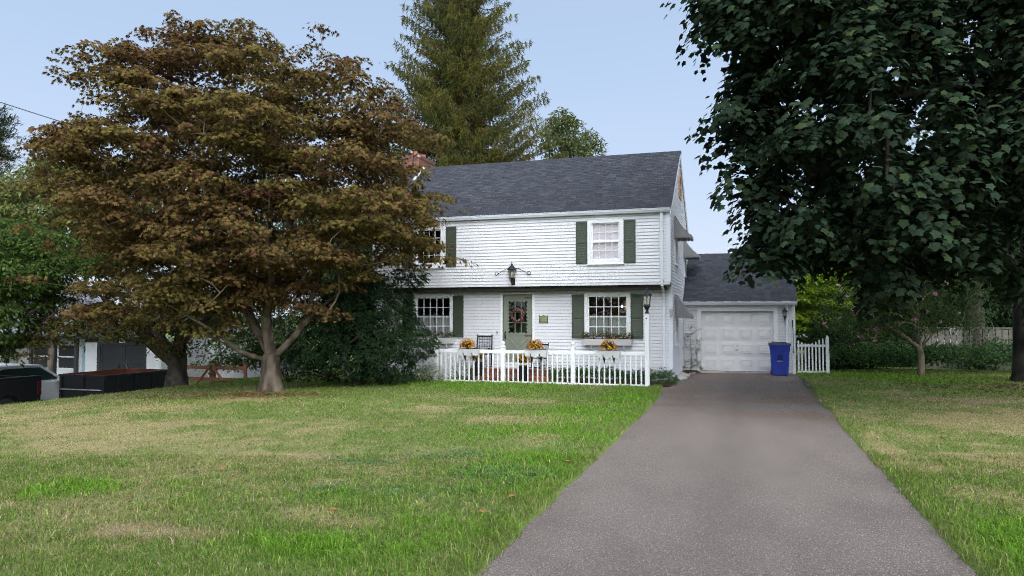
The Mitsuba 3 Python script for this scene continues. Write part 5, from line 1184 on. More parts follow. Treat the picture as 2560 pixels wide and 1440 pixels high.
def lantern(parent, c, s, kind):
    """a black lantern with glass panes: c is the middle of its glass foot"""
    n = 6 if kind != 'wall4' else 4
    x, y, z = c; h = .25 * s; r0, r1 = .085 * s, .115 * s
    ang = np.arange(n) * 2 * np.pi / n + np.pi / n
    k_ = f'{parent}__body'
    ms = [lathe([(.001, -.02 * s), (r0 * 1.15, -.02 * s), (r0 * 1.2, .0), (r0 * .9, .012 * s), (.001, .014 * s)], c, n), lathe([(.001, h - .004), (r1 * 1.1, h - .002), (r1 * 1.35, h + .012 * s), (r1 * 1.3, h + .03 * s), (r1 * .75, h + .09 * s), (r1 * .30, h + .13 * s), (r1 * .22, h + .15 * s), (r1 * .30, h + .17 * s), (.02 * s, h + .19 * s), (.008 * s, h + .21 * s), (.012 * s, h + .225 * s), (.001, h + .27 * s)], c, 12)]
    ms += [rod((x + r0 * math.cos(a), y + r0 * math.sin(a), z), (x + r1 * math.cos(a), y + r1 * math.sin(a), z + h), .007 * s, 5) for a in ang]
    add(k_, cat(ms), 'm_black')
    for a, b in zip(ang, np.roll(ang, -1)):
        add(f'{parent}__pane', quad((x + r0 * .95 * math.cos(a), y + r0 * .95 * math.sin(a), z + .004), (x + r0 * .95 * math.cos(b), y + r0 * .95 * math.sin(b), z + .004), (x + r1 * .95 * math.cos(b), y + r1 * .95 * math.sin(b), z + h - .006), (x + r1 * .95 * math.cos(a), y + r1 * .95 * math.sin(a), z + h - .006)), 'm_glass')
    add(f'{parent}__bulb', cat(lathe([(.014 * s, 0), (.014 * s, .06 * s), (.026 * s, .09 * s), (.032 * s, .13 * s), (.022 * s, .17 * s), (.001, .185 * s)], (x, y, z + .012 * s), 10)), 'm_bulb', True)
mat('m_bulb', (0.72, 0.58, 0.34), 0.3)
LP = thing('lamp_post', 'white square lamp post with a black lantern at the right end of the picket fence', 'lamp post')
lx = -2.53
add(f'{LP}__post', cat(cbox(lx - .062, lx + .062, FY - .062, FY + .062, -.1, 2.06, .007), cbox(lx - .07, lx + .07, FY - .07, FY + .07, 2.06, 2.075, .004)), 'm_vinyl')
add(f'{LP}__light_sensor', xf(lathe([(.001, 0), (.018, 0), (.016, .02), (.001, .024)], n=10), rx=math.pi / 2, t=(lx - .01, FY - .062, 1.95)), 'm_black')
add(f'{LP}__fitter', lathe([(.001, 2.075), (.05, 2.075), (.05, 2.13), (.038, 2.15), (.03, 2.18), (.045, 2.20), (.085, 2.27), (.10, 2.30), (.001, 2.302)], (lx, FY, 0), 12), 'm_black', True)
lantern(LP, (lx, FY, 2.325), 1.0, 'post')
def wall_lantern(label, c, s, y_wall, arms=False):
    k_ = thing('wall_lantern', label, 'lantern')
    lantern(k_, c, s, 'wall')
    x, y, z = c
    add(f'{k_}__tail', lathe([(.001, -.26 * s), (.018 * s, -.20 * s), (.03 * s, -.12 * s), (.05 * s, -.05 * s), (.06 * s, -.018 * s), (.001, -.016 * s)], c, 10), 'm_black', True)
    add(f'{k_}__bracket', cat(tube([(x + .03 * s, y_wall, z - .12 * s), (x + .02 * s, (y + y_wall) / 2, z - .17 * s), (x, y, z - .12 * s)], .014 * s, 6), cbox(x - .035 * s, x + .065 * s, y_wall - .022, y_wall - .002, z - .22 * s, z - .02 * s, .004)), 'm_black')
    if arms:
        for sg in (-1, 1):
            t_ = np.linspace(0, 1, 16); px_ = x + sg * (.10 + .42 * t_); pz_ = z + .30 - .20 * t_ ** 1.6 + .0 * t_
            curl = [(x + sg * (.52 + .055 * math.sin(q) - .0), y_wall - .05, z + .14 - .055 * (math.cos(q)) + .012 * q * 0) for q in np.linspace(-.4, 4.6, 14)]
            add(f'{k_}__scroll_arm', cat(tube([(a_, y_wall - .05, b_) for a_, b_ in zip(px_, pz_)] + curl, .009, 6), ball(curl[-1], .02, 6), rod((px_[0], y_wall - .05, pz_[0]), (px_[0], y_wall, pz_[0]), .008, 5)), 'm_black')
wall_lantern('black carriage lantern with scroll arms above the front door', (-6.80, YU - .15, 3.20), 1.0, YU - .02, True)
wall_lantern('small black wall lantern to the right of the garage door', (1.33, GY - .13, 2.02), .62, GY - .022)

for i_, c_ in enumerate(((.72, .30, .02), (.78, .40, .035), (.62, .20, .018), (.70, .36, .12))): plainleaf(f'm_mum{i_}', c_, .5, .7)
def mum(label, c, R_, nf, group, pot=None):
    """a dome of orange chrysanthemums; the pot, when it has one, is a part"""
    k_ = thing('chrysanthemum', label, 'chrysanthemum', group)
    n = 420; d = unit(r.normal(0, 1, (n, 3))); d[:, 2] = np.abs(d[:, 2]); q = r.uniform(.25, .93, (n, 1))
    foliage(f'{k_}__foliage', OVAL, np.array(c) + d * q * R_ * [1, 1, .95], d + r.normal(0, .5, (n, 3)), d + r.normal(0, .6, (n, 3)), r.uniform(.04, .07, n), tint(r, n, [(.05, .085, .025), (.035, .06, .02)], (1, 1)))
    fl_ = [dress(cat(blossom(9, .15), xf(blossom(7, .45), .7, .3, (0, 0, .08)), xf(blossom(5, .9), .4, .1, (0, 0, .1))), f'm_mum{q_}') for q_ in range(4)]
    i = np.arange(nf) + .5; ph = np.arccos(1 - i / nf * 1.12); th = np.pi * (1 + 5 ** .5) * i
    for a_, b_ in zip(ph, th):
        d = np.array([math.sin(a_) * math.cos(b_), math.sin(a_) * math.sin(b_), math.cos(a_)])
        if r.random() < .16: continue
        p = np.array(c) + d * R_ * r.uniform(.88, 1.06)
        z_ = unit(d + r.normal(0, .25, 3)); x_ = unit(np.cross(z_, [.2, .9, .3])); s_ = r.uniform(.024, .036)
        M = np.eye(4); M[:3, 0], M[:3, 1], M[:3, 2], M[:3, 3] = x_ * s_, np.cross(z_, x_) * s_, z_ * s_, p
        put(f'{k_}__flower', fl_[int(r.choice(4, p=[.4, .33, .15, .12]))], T(M.tolist()))
    if pot:
        x, y, z0, pr, ph_ = pot
        add(f'{k_}__pot', lathe([(.001, z0), (pr * .72, z0), (pr * .95, z0 + ph_), (pr, z0 + ph_), (pr, z0 + ph_ - .03), (pr * .9, z0 + ph_ - .02), (.001, z0 + ph_ - .04)], (x, y, 0), 14), 'm_black')
    else:
        add(f'{k_}__stems', tube([np.array(c) - [0, 0, .06], np.array(c) + [0, 0, .1]], [.05, .02], 8), 'm_soil')
    return k_
def fence_planter(label, x, w=.66, extra=None):
    k_ = thing('fence_planter', label, 'planter box')
    y0, y1, z0, z1 = FY - .19, FY + .14, .865, 1.055
    t_ = .035
    b4 = lambda e, z: [(x - w / 2 + e, y0 + e * .6, z), (x + w / 2 - e, y0 + e * .6, z), (x + w / 2 - e, FY - .036, z), (x - w / 2 + e, FY - .036, z)]
    add(f'{k_}__box', cat(hexa(b4(t_, z0), b4(.008, z1 - .02)), cbox(x - w / 2 - .012, x + w / 2 + .012, y0 - .012, FY - .034, z1 - .02, z1, .004)), 'm_planter')
    add(f'{k_}__box_back', hexa([(x - w / 2 + t_, FY + .036, z0 + .02), (x + w / 2 - t_, FY + .036, z0 + .02), (x + w / 2 - t_, y1 - .02, z0 + .02), (x - w / 2 + t_, y1 - .02, z0 + .02)], [(x - w / 2, FY + .036, z1), (x + w / 2, FY + .036, z1), (x + w / 2, y1, z1), (x - w / 2, y1, z1)]), 'm_planter')
    add(f'{k_}__soil', box(x - w / 2 + .02, x + w / 2 - .02, y0 + .02, y1 - .02, z1 - .004, z1 + .006), 'm_soil')
    for dx in (-.13, .14):
        add(f'{k_}__bracket', cat(tube([(x + dx, FY - .04, .80), (x + dx, y0 - .015, .845), (x + dx - .01, y0 - .012, .93), (x + dx - .012, y0 - .03, .94)], .011, 6), hexa([(x + dx - .006, FY - .045, .70), (x + dx + .006, FY - .045, .70), (x + dx + .006, FY - .035, .70), (x + dx - .006, FY - .035, .70)], [(x + dx - .03, FY - .14, .865), (x + dx + .03, FY - .14, .865), (x + dx + .03, FY - .035, .865), (x + dx - .03, FY - .035, .865)])), 'm_black')
for lab, x, mx_ in (('left', -7.72, -7.78), ('middle', -5.67, -5.72), ('right', -3.58, -3.60)):
    fence_planter(f'white planter box with black hooks hung on the {lab} panel of the picket fence', x)
    mum(f'orange chrysanthemum in the planter box on the {lab} fence panel', (mx_, FY - .06, 1.12), .235, 85, None)
# window boxes
def window_box(label, x0, x1, zt, flower_cols, glab):
    k_ = thing('window_box', label, 'window box')
    y0, y1, zb = YL - .30, YL - .045, zt - .19
    add(f'{k_}__box', hexa([(x0 + .03, y0 + .04, zb), (x1 - .03, y0 + .04, zb), (x1 - .03, y1, zb), (x0 + .03, y1, zb)], [(x0, y0, zt), (x1, y0, zt), (x1, y1, zt), (x0, y1, zt)]), 'm_boxpaint')
    for x in (x0 + .25, x1 - .25):
        add(f'{k_}__bracket', cat(tube([(x, y0 + .1, zb), (x, y0 + .14, zb - .10), (x, y1 - .02, zb - .16), (x, y1, zb - .30)], .02, 8)), 'm_white')
    add(f'{k_}__soil', box(x0 + .02, x1 - .02, y0 + .02, y1 - .02, zt, zt + .012), 'm_soil')
    kk = thing('window_box_flowers', glab, 'flowers')
    n = 1100; P_ = np.column_stack([r.uniform(x0 - .02, x1 + .03, n), r.uniform(y0 - .03, y1, n), zt + np.abs(r.normal(.06, .06, n))]); P_[:, 2] += .07 * meshkit.fbm(P_ * [5, 0, 0], 2, 4)
    foliage(f'{kk}__foliage', OVAL, P_, np.array([0, -.4, .8]) + r.normal(0, .6, P_.shape), r.normal(0, 1, P_.shape), r.uniform(.035, .06, n), tint(r, n, [(.04, .075, .024), (.03, .05, .02), (.07, .10, .035)], (4, 3, 2)))
    for _ in range(40):
        p = np.array([r.uniform(x0, x1), y0 + r.uniform(-.05, .08), zt + r.uniform(.02, .2)])
        add(f'{kk}__flower', xf(blossom(7, .4), r.uniform(.018, .03), r.uniform(0, 6), p, rx=r.uniform(.2, 1.3)), flower_cols[int(r.integers(len(flower_cols)))])
plainleaf('m_orange', (.62, .16, .05), .5, .7)
window_box('taupe window box on white brackets under the lower right window', -4.68, -3.18, 1.33, ['m_orange', 'm_mum2', 'm_orange'], 'mixed green plants with orange flowers in the lower right window box')
window_box('taupe window box under the lower left window beside the rhododendron', -10.40, -8.92, 1.33, ['m_orange', 'm_palepink', 'm_pink'], 'pink and orange flowers in the lower left window box')

# ------------------------------------------------------------------ stoop and what stands on it
ST = thing('brick_stoop', 'low red brick stoop of two steps below the front door', 'steps')
add(f'{ST}__core', cat(box(-8.05, -5.55, 21.42, YL - .03, 0, .38), box(-7.9, -5.7, 21.02, 21.41, 0, .18)), 'm_mortar')
def course(x0, x1, y, z0, z1, dpt, bl, turn, tread=False):
    n = int(round((x1 - x0) / bl)); bl = (x1 - x0) / n
    for i_ in range(n):
        j = r.uniform(0, .006)
        add(f'{ST}__brick', box(x0 + i_ * bl + .006, x0 + (i_ + 1) * bl - .006, y - .012 - j, y + dpt, z0 + .005, z1 - .004 + j * .5), f'm_brick{int(r.integers(0, 3))}')
for c_ in range(3): course(-8.05 - (c_ % 2) * .0, -5.55, 21.42, .06 + c_ * .1, .16 + c_ * .1, .1, .21, c_)
course(-8.05, -5.55, 21.40, .36, .42, .30, .105, 0)
for c_ in range(1): course(-7.9, -5.7, 21.02, .03, .13, .1, .21, c_)
course(-7.9, -5.7, 21.0, .13, .20, .30, .105, 0)
def rocking_chair(label, x, y, z, rz, s=1.0):
    k_ = thing('rocking_chair', label, 'rocking chair')
    M = lambda m: xf(m, s, rz, (x, y, z))
    A = lambda nm, m: add(f'{k_}__{nm}', M(m), 'm_black')
    w = .25
    for sg in (-1, 1):
        A('back_post', tube([(sg * w, .10, .06), (sg * w, .12, .45), (sg * (w - .005), .24, 1.08)], [.022, .024, .02], 8)); A('front_leg', rod((sg * w, -.30, .05), (sg * w, -.30, .62), .02))
        A('arm', cbox(sg * w - .035, sg * w + .035, -.36, .16, .62, .645, .006)); t_ = np.linspace(-.62, .52, 12)
        A('rocker', tube([(sg * w, a_, .025 + .16 * (a_ + .05) ** 2) for a_ in t_], .02, 6))
    A('seat', cbox(-w - .02, w + .02, -.33, .14, .42, .45, .01)); A('stretcher', rod((-w, -.30, .22), (w, -.30, .22), .012)); A('crest_rail', cbox(-w - .01, w + .01, .215, .245, .98, 1.04, .006)); A('lower_rail', cbox(-w, w, .125, .15, .52, .56, .006))
    for i_ in range(5):
        X_ = -.17 + i_ * .085; A('spindle', tube([(X_, .14, .56), (X_, .18, .70), (X_, .185, .74), (X_, .23, .98)], [.009, .014, .009, .008], 6))
    for zz in (.68, .8, .9): A('slat', rod((-w + .01, .145 + (zz - .5) * .19, zz), (w - .01, .145 + (zz - .5) * .19, zz), .008, 6))
rocking_chair('black spindle-back rocking chair to the left of the front door', -7.80, 21.95, .42, .12, .95)
rocking_chair('second black rocking chair half hidden behind the middle fence planter', -5.95, 21.98, .42, -.5, .72)
mum('orange chrysanthemum in a black pot beside the rocking chair', (-7.72, 21.25, .72), .22, 70, None, (-7.72, 21.25, .20, .17, .42))
mum('orange chrysanthemum in a dark pot in front of the door step', (-6.22, 20.98, .66), .24, 75, None, (-6.22, 20.98, .06, .18, .5))
TP = thing('terracotta_trough', 'low terracotta trough behind the middle of the picket fence', 'planter')
add(f'{TP}__body', cat(cbox(-5.95, -5.45, 20.95, 21.15, .04, .2, .01), cbox(-5.97, -5.43, 20.93, 21.17, .2, .24, .008)), 'm_terra')
for sg in (-1, 1): pass
SS = thing('scroll_stand', 'pale iron scroll plant stand behind the left fence panel', 'plant stand')
sc_ = []
for cx_, cz_, R_, ph0 in ((-8.02, .62, .12, 0), (-7.88, .80, .09, 2), (-8.05, .40, .10, 1), (-7.9, .25, .09, 3)):
    tt = np.linspace(0, 4.2, 18); sc_.append(tube([(cx_ + R_ * (1 - q / 6) * math.cos(q * 1.5 + ph0), 20.95, cz_ + R_ * (1 - q / 6) * math.sin(q * 1.5 + ph0)) for q in tt], .011, 5))
sc_ += [rod((-8.14, 20.95, .05), (-8.14, 20.95, .95), .012, 6), rod((-7.78, 20.95, .05), (-7.78, 20.95, .95), .012, 6)]
add(f'{SS}__frame', cat(sc_), 'm_galv')

# wreath on the door, house number
WR = thing('wreath', 'dried pink and brown berry wreath hanging on the front door', 'wreath')
tt = np.linspace(0, 2 * np.pi, 33); wc_ = np.array([-6.80, YL - .015, 2.06])
add(f'{WR}__ring', tube([wc_ + [.185 * math.cos(q), 0, .185 * math.sin(q)] for q in tt], .018, 6, caps=False), 'm_soil')
n = 700; a = r.uniform(0, 2 * np.pi, n); rr_ = .185 + r.normal(0, .03, n)
P = wc_ + np.column_stack([rr_ * np.cos(a), -np.abs(r.normal(.02, .02, n)), rr_ * np.sin(a)])
foliage(f'{WR}__twigs', LANCE, P, r.normal(0, 1, P.shape), np.column_stack([np.cos(a), -.4 + 0 * a, np.sin(a)]) + r.normal(0, .7, P.shape), r.uniform(.025, .06, n), tint(r, n, [(.20, .08, .075), (.12, .06, .045), (.30, .17, .17), (.16, .13, .07)], (3, 3, 2, 1.5)))
for i_, c_ in enumerate(((.40, .16, .19), (.50, .40, .24), (.22, .06, .07))): mat(f'm_berry{i_}', c_, .5)
for q in range(3): add(f'{WR}__berries', cat([ball(wc_ + [(.185 + r.normal(0, .03)) * math.cos(b_), -.03 - abs(r.normal(0, .012)), (.185 + r.normal(0, .03)) * math.sin(b_)], r.uniform(.009, .015), 5) for b_ in r.uniform(0, 6.28, 34)]), f'm_berry{q}', kind='stuff')
HN = thing('house_number_plaque', 'brass house number plaque to the right of the front door', 'house number')
hx, hz = -5.955, 1.925
out_ = [(-.115, -.10), (-.06, -.125), (0, -.10), (.06, -.125), (.115, -.10), (.115, .085), (.06, .085), (.035, .115), (-.035, .115), (-.06, .085), (-.115, .085)]
add(f'{HN}__plate', extrude(Polygon([(hx + a_, hz + b_) for a_, b_ in out_]).buffer(.012, 3), YL - .034, YL - .022, 'xz'), 'm_brass')
for sg in (-1, 1): add(f'{HN}__post', rod((hx + sg * .135, YL - .03, hz - .135), (hx + sg * .135, YL - .03, hz + .14), .010, 8), 'm_dark')
mat('m_numeral', (.36, .35, .22), .4)
tm = meshkit.text_mesh('20', .10, .006, True); tv = np.array(tm.vertices); wid = tv[:, 0].max() - tv[:, 0].min()
add(f'{HN}__numerals', (np.column_stack([tv[:, 0] - wid / 2 + hx, YL - .034 - tv[:, 2], tv[:, 1] + hz - .055]), np.array(tm.faces)), 'm_numeral')

# chandelier in the dining room
CH = thing('chandelier', 'lit chandelier with two candle bulbs glowing inside the lower right window', 'chandelier')
cc = np.array([-3.62, 23.9, 2.25])
add(f'{CH}__frame', cat(rod(cc + [0, 0, .02], cc + [0, 0, .5], .008, 6), tube([cc + [-.12, 0, .05], cc + [-.07, 0, -.02], cc, cc + [.07, 0, -.02], cc + [.12, 0, .05]], .008, 6), lathe([(.001, -.08), (.03, -.05), (.02, .02), (.001, .03)], cc, 10)), 'm_brass')
for sg in (-1, 1):
    k_ = add(f'{CH}__bulb', lathe([(.012, .05), (.022, .075), (.018, .105), (.001, .13)], cc + [sg * .12, 0, 0], 8), 'm_bulb', True)
    scene[k_]['emitter'] = {'type': 'area', 'radiance': rgb(26, 15, 6)}

# ------------------------------------------------------------------ drive side: bin, gate, hoses
BN = thing('recycling_bin', 'blue wheeled recycling bin with a black lid in front of the garage door', 'bin')
bx, by, bz = 1.12, 25.82, .09
def ring4(w, d, z, yo=0, c=.05): return [(bx + a_ * w / 2 + (-a_) * 0, by + b_ * d / 2 + yo, z) for a_, b_ in ((-1, -1), (1, -1), (1, 1), (-1, 1))]
def rbox(w0, d0, z0, w1, d1, z1, rad=.05, y0=0, y1=0):
    pts = []
    for w_, d_, z_, yy in ((w0, d0, z0, y0), (w1, d1, z1, y1)):
        for sx, sy in ((-1, -1), (1, -1), (1, 1), (-1, 1)):
            for q in np.linspace(0, np.pi / 2, 5):
                a0 = {(-1, -1): np.pi, (1, -1): 1.5 * np.pi, (1, 1): 0, (-1, 1): .5 * np.pi}[(sx, sy)]
                pts.append([bx + sx * (w_ / 2 - rad) + rad * math.cos(a0 + q), by + yy + sy * (d_ / 2 - rad) + rad * math.sin(a0 + q), z_])
    h_ = trimesh.convex.convex_hull(np.array(pts)); return np.array(h_.vertices), np.array(h_.faces)
add(f'{BN}__body', cat(rbox(.50, .56, bz + .03, .585, .68, bz + .80), rbox(.60, .70, bz + .795, .635, .73, bz + 1.0), rbox(.67, .77, bz + .975, .68, .78, bz + 1.02)), 'm_blue')
yf = lambda z: by - (.56 + (.68 - .56) * (z - .03 - bz) / .77) / 2
add(f'{BN}__front_ribs', cat([box(bx - .13 + i_ * .06, bx - .118 + i_ * .06, by - .368, by - .35, bz + .84, bz + .95) for i_ in range(5)] + [hexa([(bx - .15, by - .37, bz + .815), (bx + .15, by - .37, bz + .815), (bx + .15, by - .345, bz + .815), (bx - .15, by - .345, bz + .815)], [(bx - .15, by - .371, bz + .83), (bx + .15, by - .371, bz + .83), (bx + .15, by - .345, bz + .83), (bx - .15, by - .345, bz + .83)]),
    hexa([(bx - .165, by - .37, bz + .815), (bx - .15, by - .37, bz + .815), (bx - .15, by - .35, bz + .815), (bx - .165, by - .35, bz + .815)], [(bx - .25, by - .381, bz + .96), (bx - .235, by - .381, bz + .96), (bx - .235, by - .36, bz + .96), (bx - .25, by - .36, bz + .96)]), hexa([(bx + .15, by - .37, bz + .815), (bx + .165, by - .37, bz + .815), (bx + .165, by - .35, bz + .815), (bx + .15, by - .35, bz + .815)], [(bx + .235, by - .381, bz + .96), (bx + .25, by - .381, bz + .96), (bx + .25, by - .36, bz + .96), (bx + .235, by - .36, bz + .96)])]), 'm_blue')
mat('m_bluedark', (.010, .020, .12), .5)
def fslab(x0, x1, z0, z1, o0, o1): return hexa([(x0, yf(z0) - o1, z0), (x1, yf(z0) - o1, z0), (x1, yf(z0) - o0 + .03, z0), (x0, yf(z0) - o0 + .03, z0)], [(x0, yf(z1) - o1, z1), (x1, yf(z1) - o1, z1), (x1, yf(z1) - o0 + .03, z1), (x0, yf(z1) - o0 + .03, z1)])
add(f'{BN}__front_panel', cat(fslab(bx - .15, bx - .085, bz + .28, bz + .76, 0, .018), fslab(bx + .085, bx + .15, bz + .28, bz + .76, 0, .018), fslab(bx - .20, bx - .15, bz + .05, bz + .32, 0, .016), fslab(bx + .15, bx + .20, bz + .05, bz + .32, 0, .016), fslab(bx - .085, bx + .085, bz + .30, bz + .36, 0, .016)), 'm_blue')
add(f'{BN}__lift_bar', fslab(bx - .085, bx + .085, bz + .47, bz + .485, .015, .024), 'm_galv'); add(f'{BN}__lift_pocket', fslab(bx - .083, bx + .083, bz + .50, bz + .68, -.02, .004), 'm_bluedark')
add(f'{BN}__lid', cat(rbox(.70, .80, bz + 1.018, .66, .76, bz + 1.05), rbox(.56, .66, bz + 1.045, .42, .5, bz + 1.085)), 'm_black')
for sg in (-1, 1): add(f'{BN}__wheel', xf(lathe([(.02, -.03), (.11, -.03), (.125, -.015), (.125, .015), (.11, .03), (.02, .03)], n=18), ry=math.pi / 2, t=(bx + sg * .25, by + .30, bz + .125)), 'm_black')
add(f'{BN}__handle', rod((bx - .24, by + .43, bz + .97), (bx + .24, by + .43, bz + .97), .016), 'm_black')
GT = thing('picket_gate', 'white picket gate with a dipped top between the garage and the shrubs', 'gate')
gx0, gx1, gy = 1.70, 2.56, 26.62
for i_ in range(8):
    x = gx0 + .05 + i_ * (gx1 - gx0 - .1) / 7; t_ = i_ / 7; zt = 1.21 - .10 * math.sin(math.pi * min(t_ * 1.25, 1)) + .14 * max(0, t_ - .75) * 2
    add(f'{GT}__picket', cat(box(x - .023, x + .023, gy - .02, gy + .0, .12, zt - .03), hexa([(x - .023, gy - .02, zt - .03), (x + .023, gy - .02, zt - .03), (x + .023, gy, zt - .03), (x - .023, gy, zt - .03)], [(x - .006, gy - .02, zt), (x + .006, gy - .02, zt), (x + .006, gy, zt), (x - .006, gy, zt)])), 'm_vinyl')
for z in (.12, 1.0): add(f'{GT}__rail', cbox(gx0 + .01, gx1 + .03, gy + .002, gy + .04, z, z + .075, .005), 'm_vinyl')
add(f'{GT}__post', cat(cbox(2.60, 2.70, gy - .04, gy + .06, 0, 1.30, .006), hexa([(2.60, gy - .04, 1.30), (2.70, gy - .04, 1.30), (2.70, gy + .06, 1.30), (2.60, gy + .06, 1.30)], [(2.645, gy, 1.40), (2.655, gy, 1.40), (2.655, gy + .02, 1.40), (2.645, gy + .02, 1.40)])), 'm_vinyl')
add(f'{GT}__latch', cat(box(1.70, 1.92, gy - .035, gy - .021, .80, .84), box(1.88, 1.915, gy - .045, gy - .021, .77, .87)), 'm_galv')
add(f'{GT}__base_board', box(gx0 + .02, gx1, gy - .01, gy + .015, .03, .115), 'm_boxpaint')
hz_ = lambda x, y: fz(x, y) + .018
HS = thing('garden_hose', 'beige garden hose lying in loops at the left corner of the garage', 'hose')
tt = np.linspace(0, 4 * np.pi, 70)
loop = [(-1.05 + (.42 + .05 * math.sin(q * 2)) * math.cos(q), 26.15 + .22 * math.sin(q) - .01 * q, hz_(-1, 26) + .006 * q / 3) for q in tt]
trail = [(-1.5, 26.0), (-1.75, 25.5), (-1.7, 25.0), (-1.85, 24.4), (-1.82, 23.9), (-1.95, 23.2), (-2.0, 22.7)]
add(f'{HS}__tube', cat(tube(loop, .014, 6), tube([(x, y, hz_(x, y)) for x, y in [(-1.45, 26.2)] + trail], .014, 6)), 'm_hose')
DP = thing('drain_pipe', 'short dark corrugated drain pipe along the right edge of the driveway', 'pipe')
pp_ = [(1.73, 24.2), (1.70, 23.2), (1.74, 22.2), (1.72, 21.4), (1.78, 20.8), (1.74, 20.3)]
pts = np.array([(np.interp(t_, np.arange(6), [a_[0] for a_ in pp_]), np.interp(t_, np.arange(6), [a_[1] for a_ in pp_]), fz(1.73, 22) + .035) for t_ in np.linspace(0, 5, 120)])
add(f'{DP}__tube', tube(pts, .026 + .006 * np.sin(np.arange(120) * 1.6), 8), 'm_hoseb'); mat('m_hoseb', (.06, .055, .05), .6)
# edging stones by the corner bed
for i_ in range(7):
    x, y = -1.88 + .10 * math.sin(i_ * 1.9), 22.9 + i_ * .38
    k_ = thing('edging_stone', f'rough pale edging stone by the gable wall, {("nearest the lamp post", "second from the lamp post", "third from the lamp post", "middle of the row", "third from the garage", "second from the garage", "nearest the garage")[i_]}', 'stone', 'edging stones along the gable wall'); s_ = ball((0, 0, 0), 1, 7)
    add(f'{k_}__stone', (s_[0] * [.13, .11, .06] * (1 + .2 * (meshkit.noise(s_[0] * 2 + i_)[:, None] - .5)) + [x, y, fz(x, y) + .03], s_[1]), 'm_concrete')

# ------------------------------------------------------------------ board fence on the right
BFN = thing('board_fence', 'weathered grey board fence behind the pink-flowering tree', 'fence')
for i_, c_ in enumerate(((.165, .155, .13), (.14, .13, .11), (.19, .175, .145))): mat(f'm_board{i_}', c_, .85)
fx0, fy = 6.2, 30.7
for i_ in range(28):
    x = fx0 + i_ * .205; zt = 1.56 + r.normal(0, .008); tw = r.normal(0, .004)
    if i_ % 9 == 0: add(f'{BFN}__post', box(x - .03, x + .02, fy + .03, fy + .13, -.1, 1.6), 'm_board1')
    add(f'{BFN}__board', hexa([(x + .012, fy - .02 + tw, -.02), (x + .192, fy - .02 - tw, -.02), (x + .192, fy - .002 - tw, -.02), (x + .012, fy - .002 + tw, -.02)], [(x + .012 + r.normal(0, .003), fy - .02, zt), (x + .192, fy - .02, zt), (x + .192, fy - .002, zt), (x + .012, fy - .002, zt)]), f'm_board{int(r.integers(0, 3))}')
add(f'{BFN}__cap_rail', box(fx0 - .02, fx0 + 28 * .205, fy - .05, fy + .05, 1.585, 1.62), 'm_board2'); add(f'{BFN}__rail', box(fx0, fx0 + 28 * .205, fy + .0, fy + .03, 1.2, 1.29), 'm_board1'); add(f'{BFN}__rail', box(fx0, fx0 + 28 * .205, fy + .0, fy + .03, .3, .39), 'm_board1')
# ------------------------------------------------------------------ next door on the left: house, gate, vehicles, dumpster
NH = thing('neighbouring_house', 'white neighbouring house with charcoal trim, garage door and pale blue front door', 'house')
NZ, NY = -1.62, 32.0
mat('m_trim', (.035, .035, .042), .55); mat('m_nroof', (.17, .18, .20), .85); mat('m_paleblue', (.33, .50, .60), .5); mat('m_nwhite', (.70, .70, .72), .55)
def lap(parent, x0, x1, y, z0, z1, pitch, holes=()):
    k_ = parent; z = z0
    while z < z1 - .03:
        for a_, b_ in cut(x0, x1, [(h_[0], h_[1]) for h_ in holes if h_[2] < z + pitch and h_[3] > z]):
            zt = min(z + pitch, z1)
            add(f'{k_}__clapboard', hexa([(a_, y - .028, z), (b_, y - .028, z), (b_, y, z), (a_, y, z)], [(a_, y - .004, zt), (b_, y - .004, zt), (b_, y, zt), (a_, y, zt)]), 'm_nwhite')
        z += pitch
NG = (-33.55, -30.55, NZ, .52)
k = f'{NH}__garage_wall'; scene[k] = dress(cat(box(-34.6, NG[0], NY + .003, NY + .15, NZ, .85), box(NG[1], -29.5, NY + .003, NY + .15, NZ, .85), box(NG[0], NG[1], NY + .003, NY + .15, NG[3], .85), box(-29.62, -29.5, NY + .16, NY + 6, NZ, .85)), 'm_nwhite')
lap(k, -34.6, -29.62, NY, NZ, .82, .21, [(NG[0] - .1, NG[1] + .1, NZ - 1, NG[3] + .1)])
add(f'{NH}__corner_board', box(-29.62, -29.47, NY - .035, NY + .1, NZ, .84), 'm_nwhite')
k = f'{NH}__garage_door'; scene[k] = dress(cat(box(NG[0], NG[1], NY + .06, NY + .10, NG[2], NG[3])), 'm_trim')
cx_ = (NG[0] + NG[1]) / 2
add(f'{k}__frame', cat(box(NG[0] - .22, NG[0], NY - .035, NY + .1, NZ, NG[3] + .12), box(NG[1], NG[1] + .12, NY - .035, NY + .1, NZ, NG[3] + .12), box(NG[0], NG[1], NY - .035, NY + .1, NG[3], NG[3] + .12)), 'm_trim')
for i_ in range(8): add(f'{k}__plank', box(NG[0] + .02, NG[1] - .02, NY + .045, NY + .06, NZ + i_ * .267 + .01, NZ + (i_ + 1) * .267 - .006), 'm_dark')
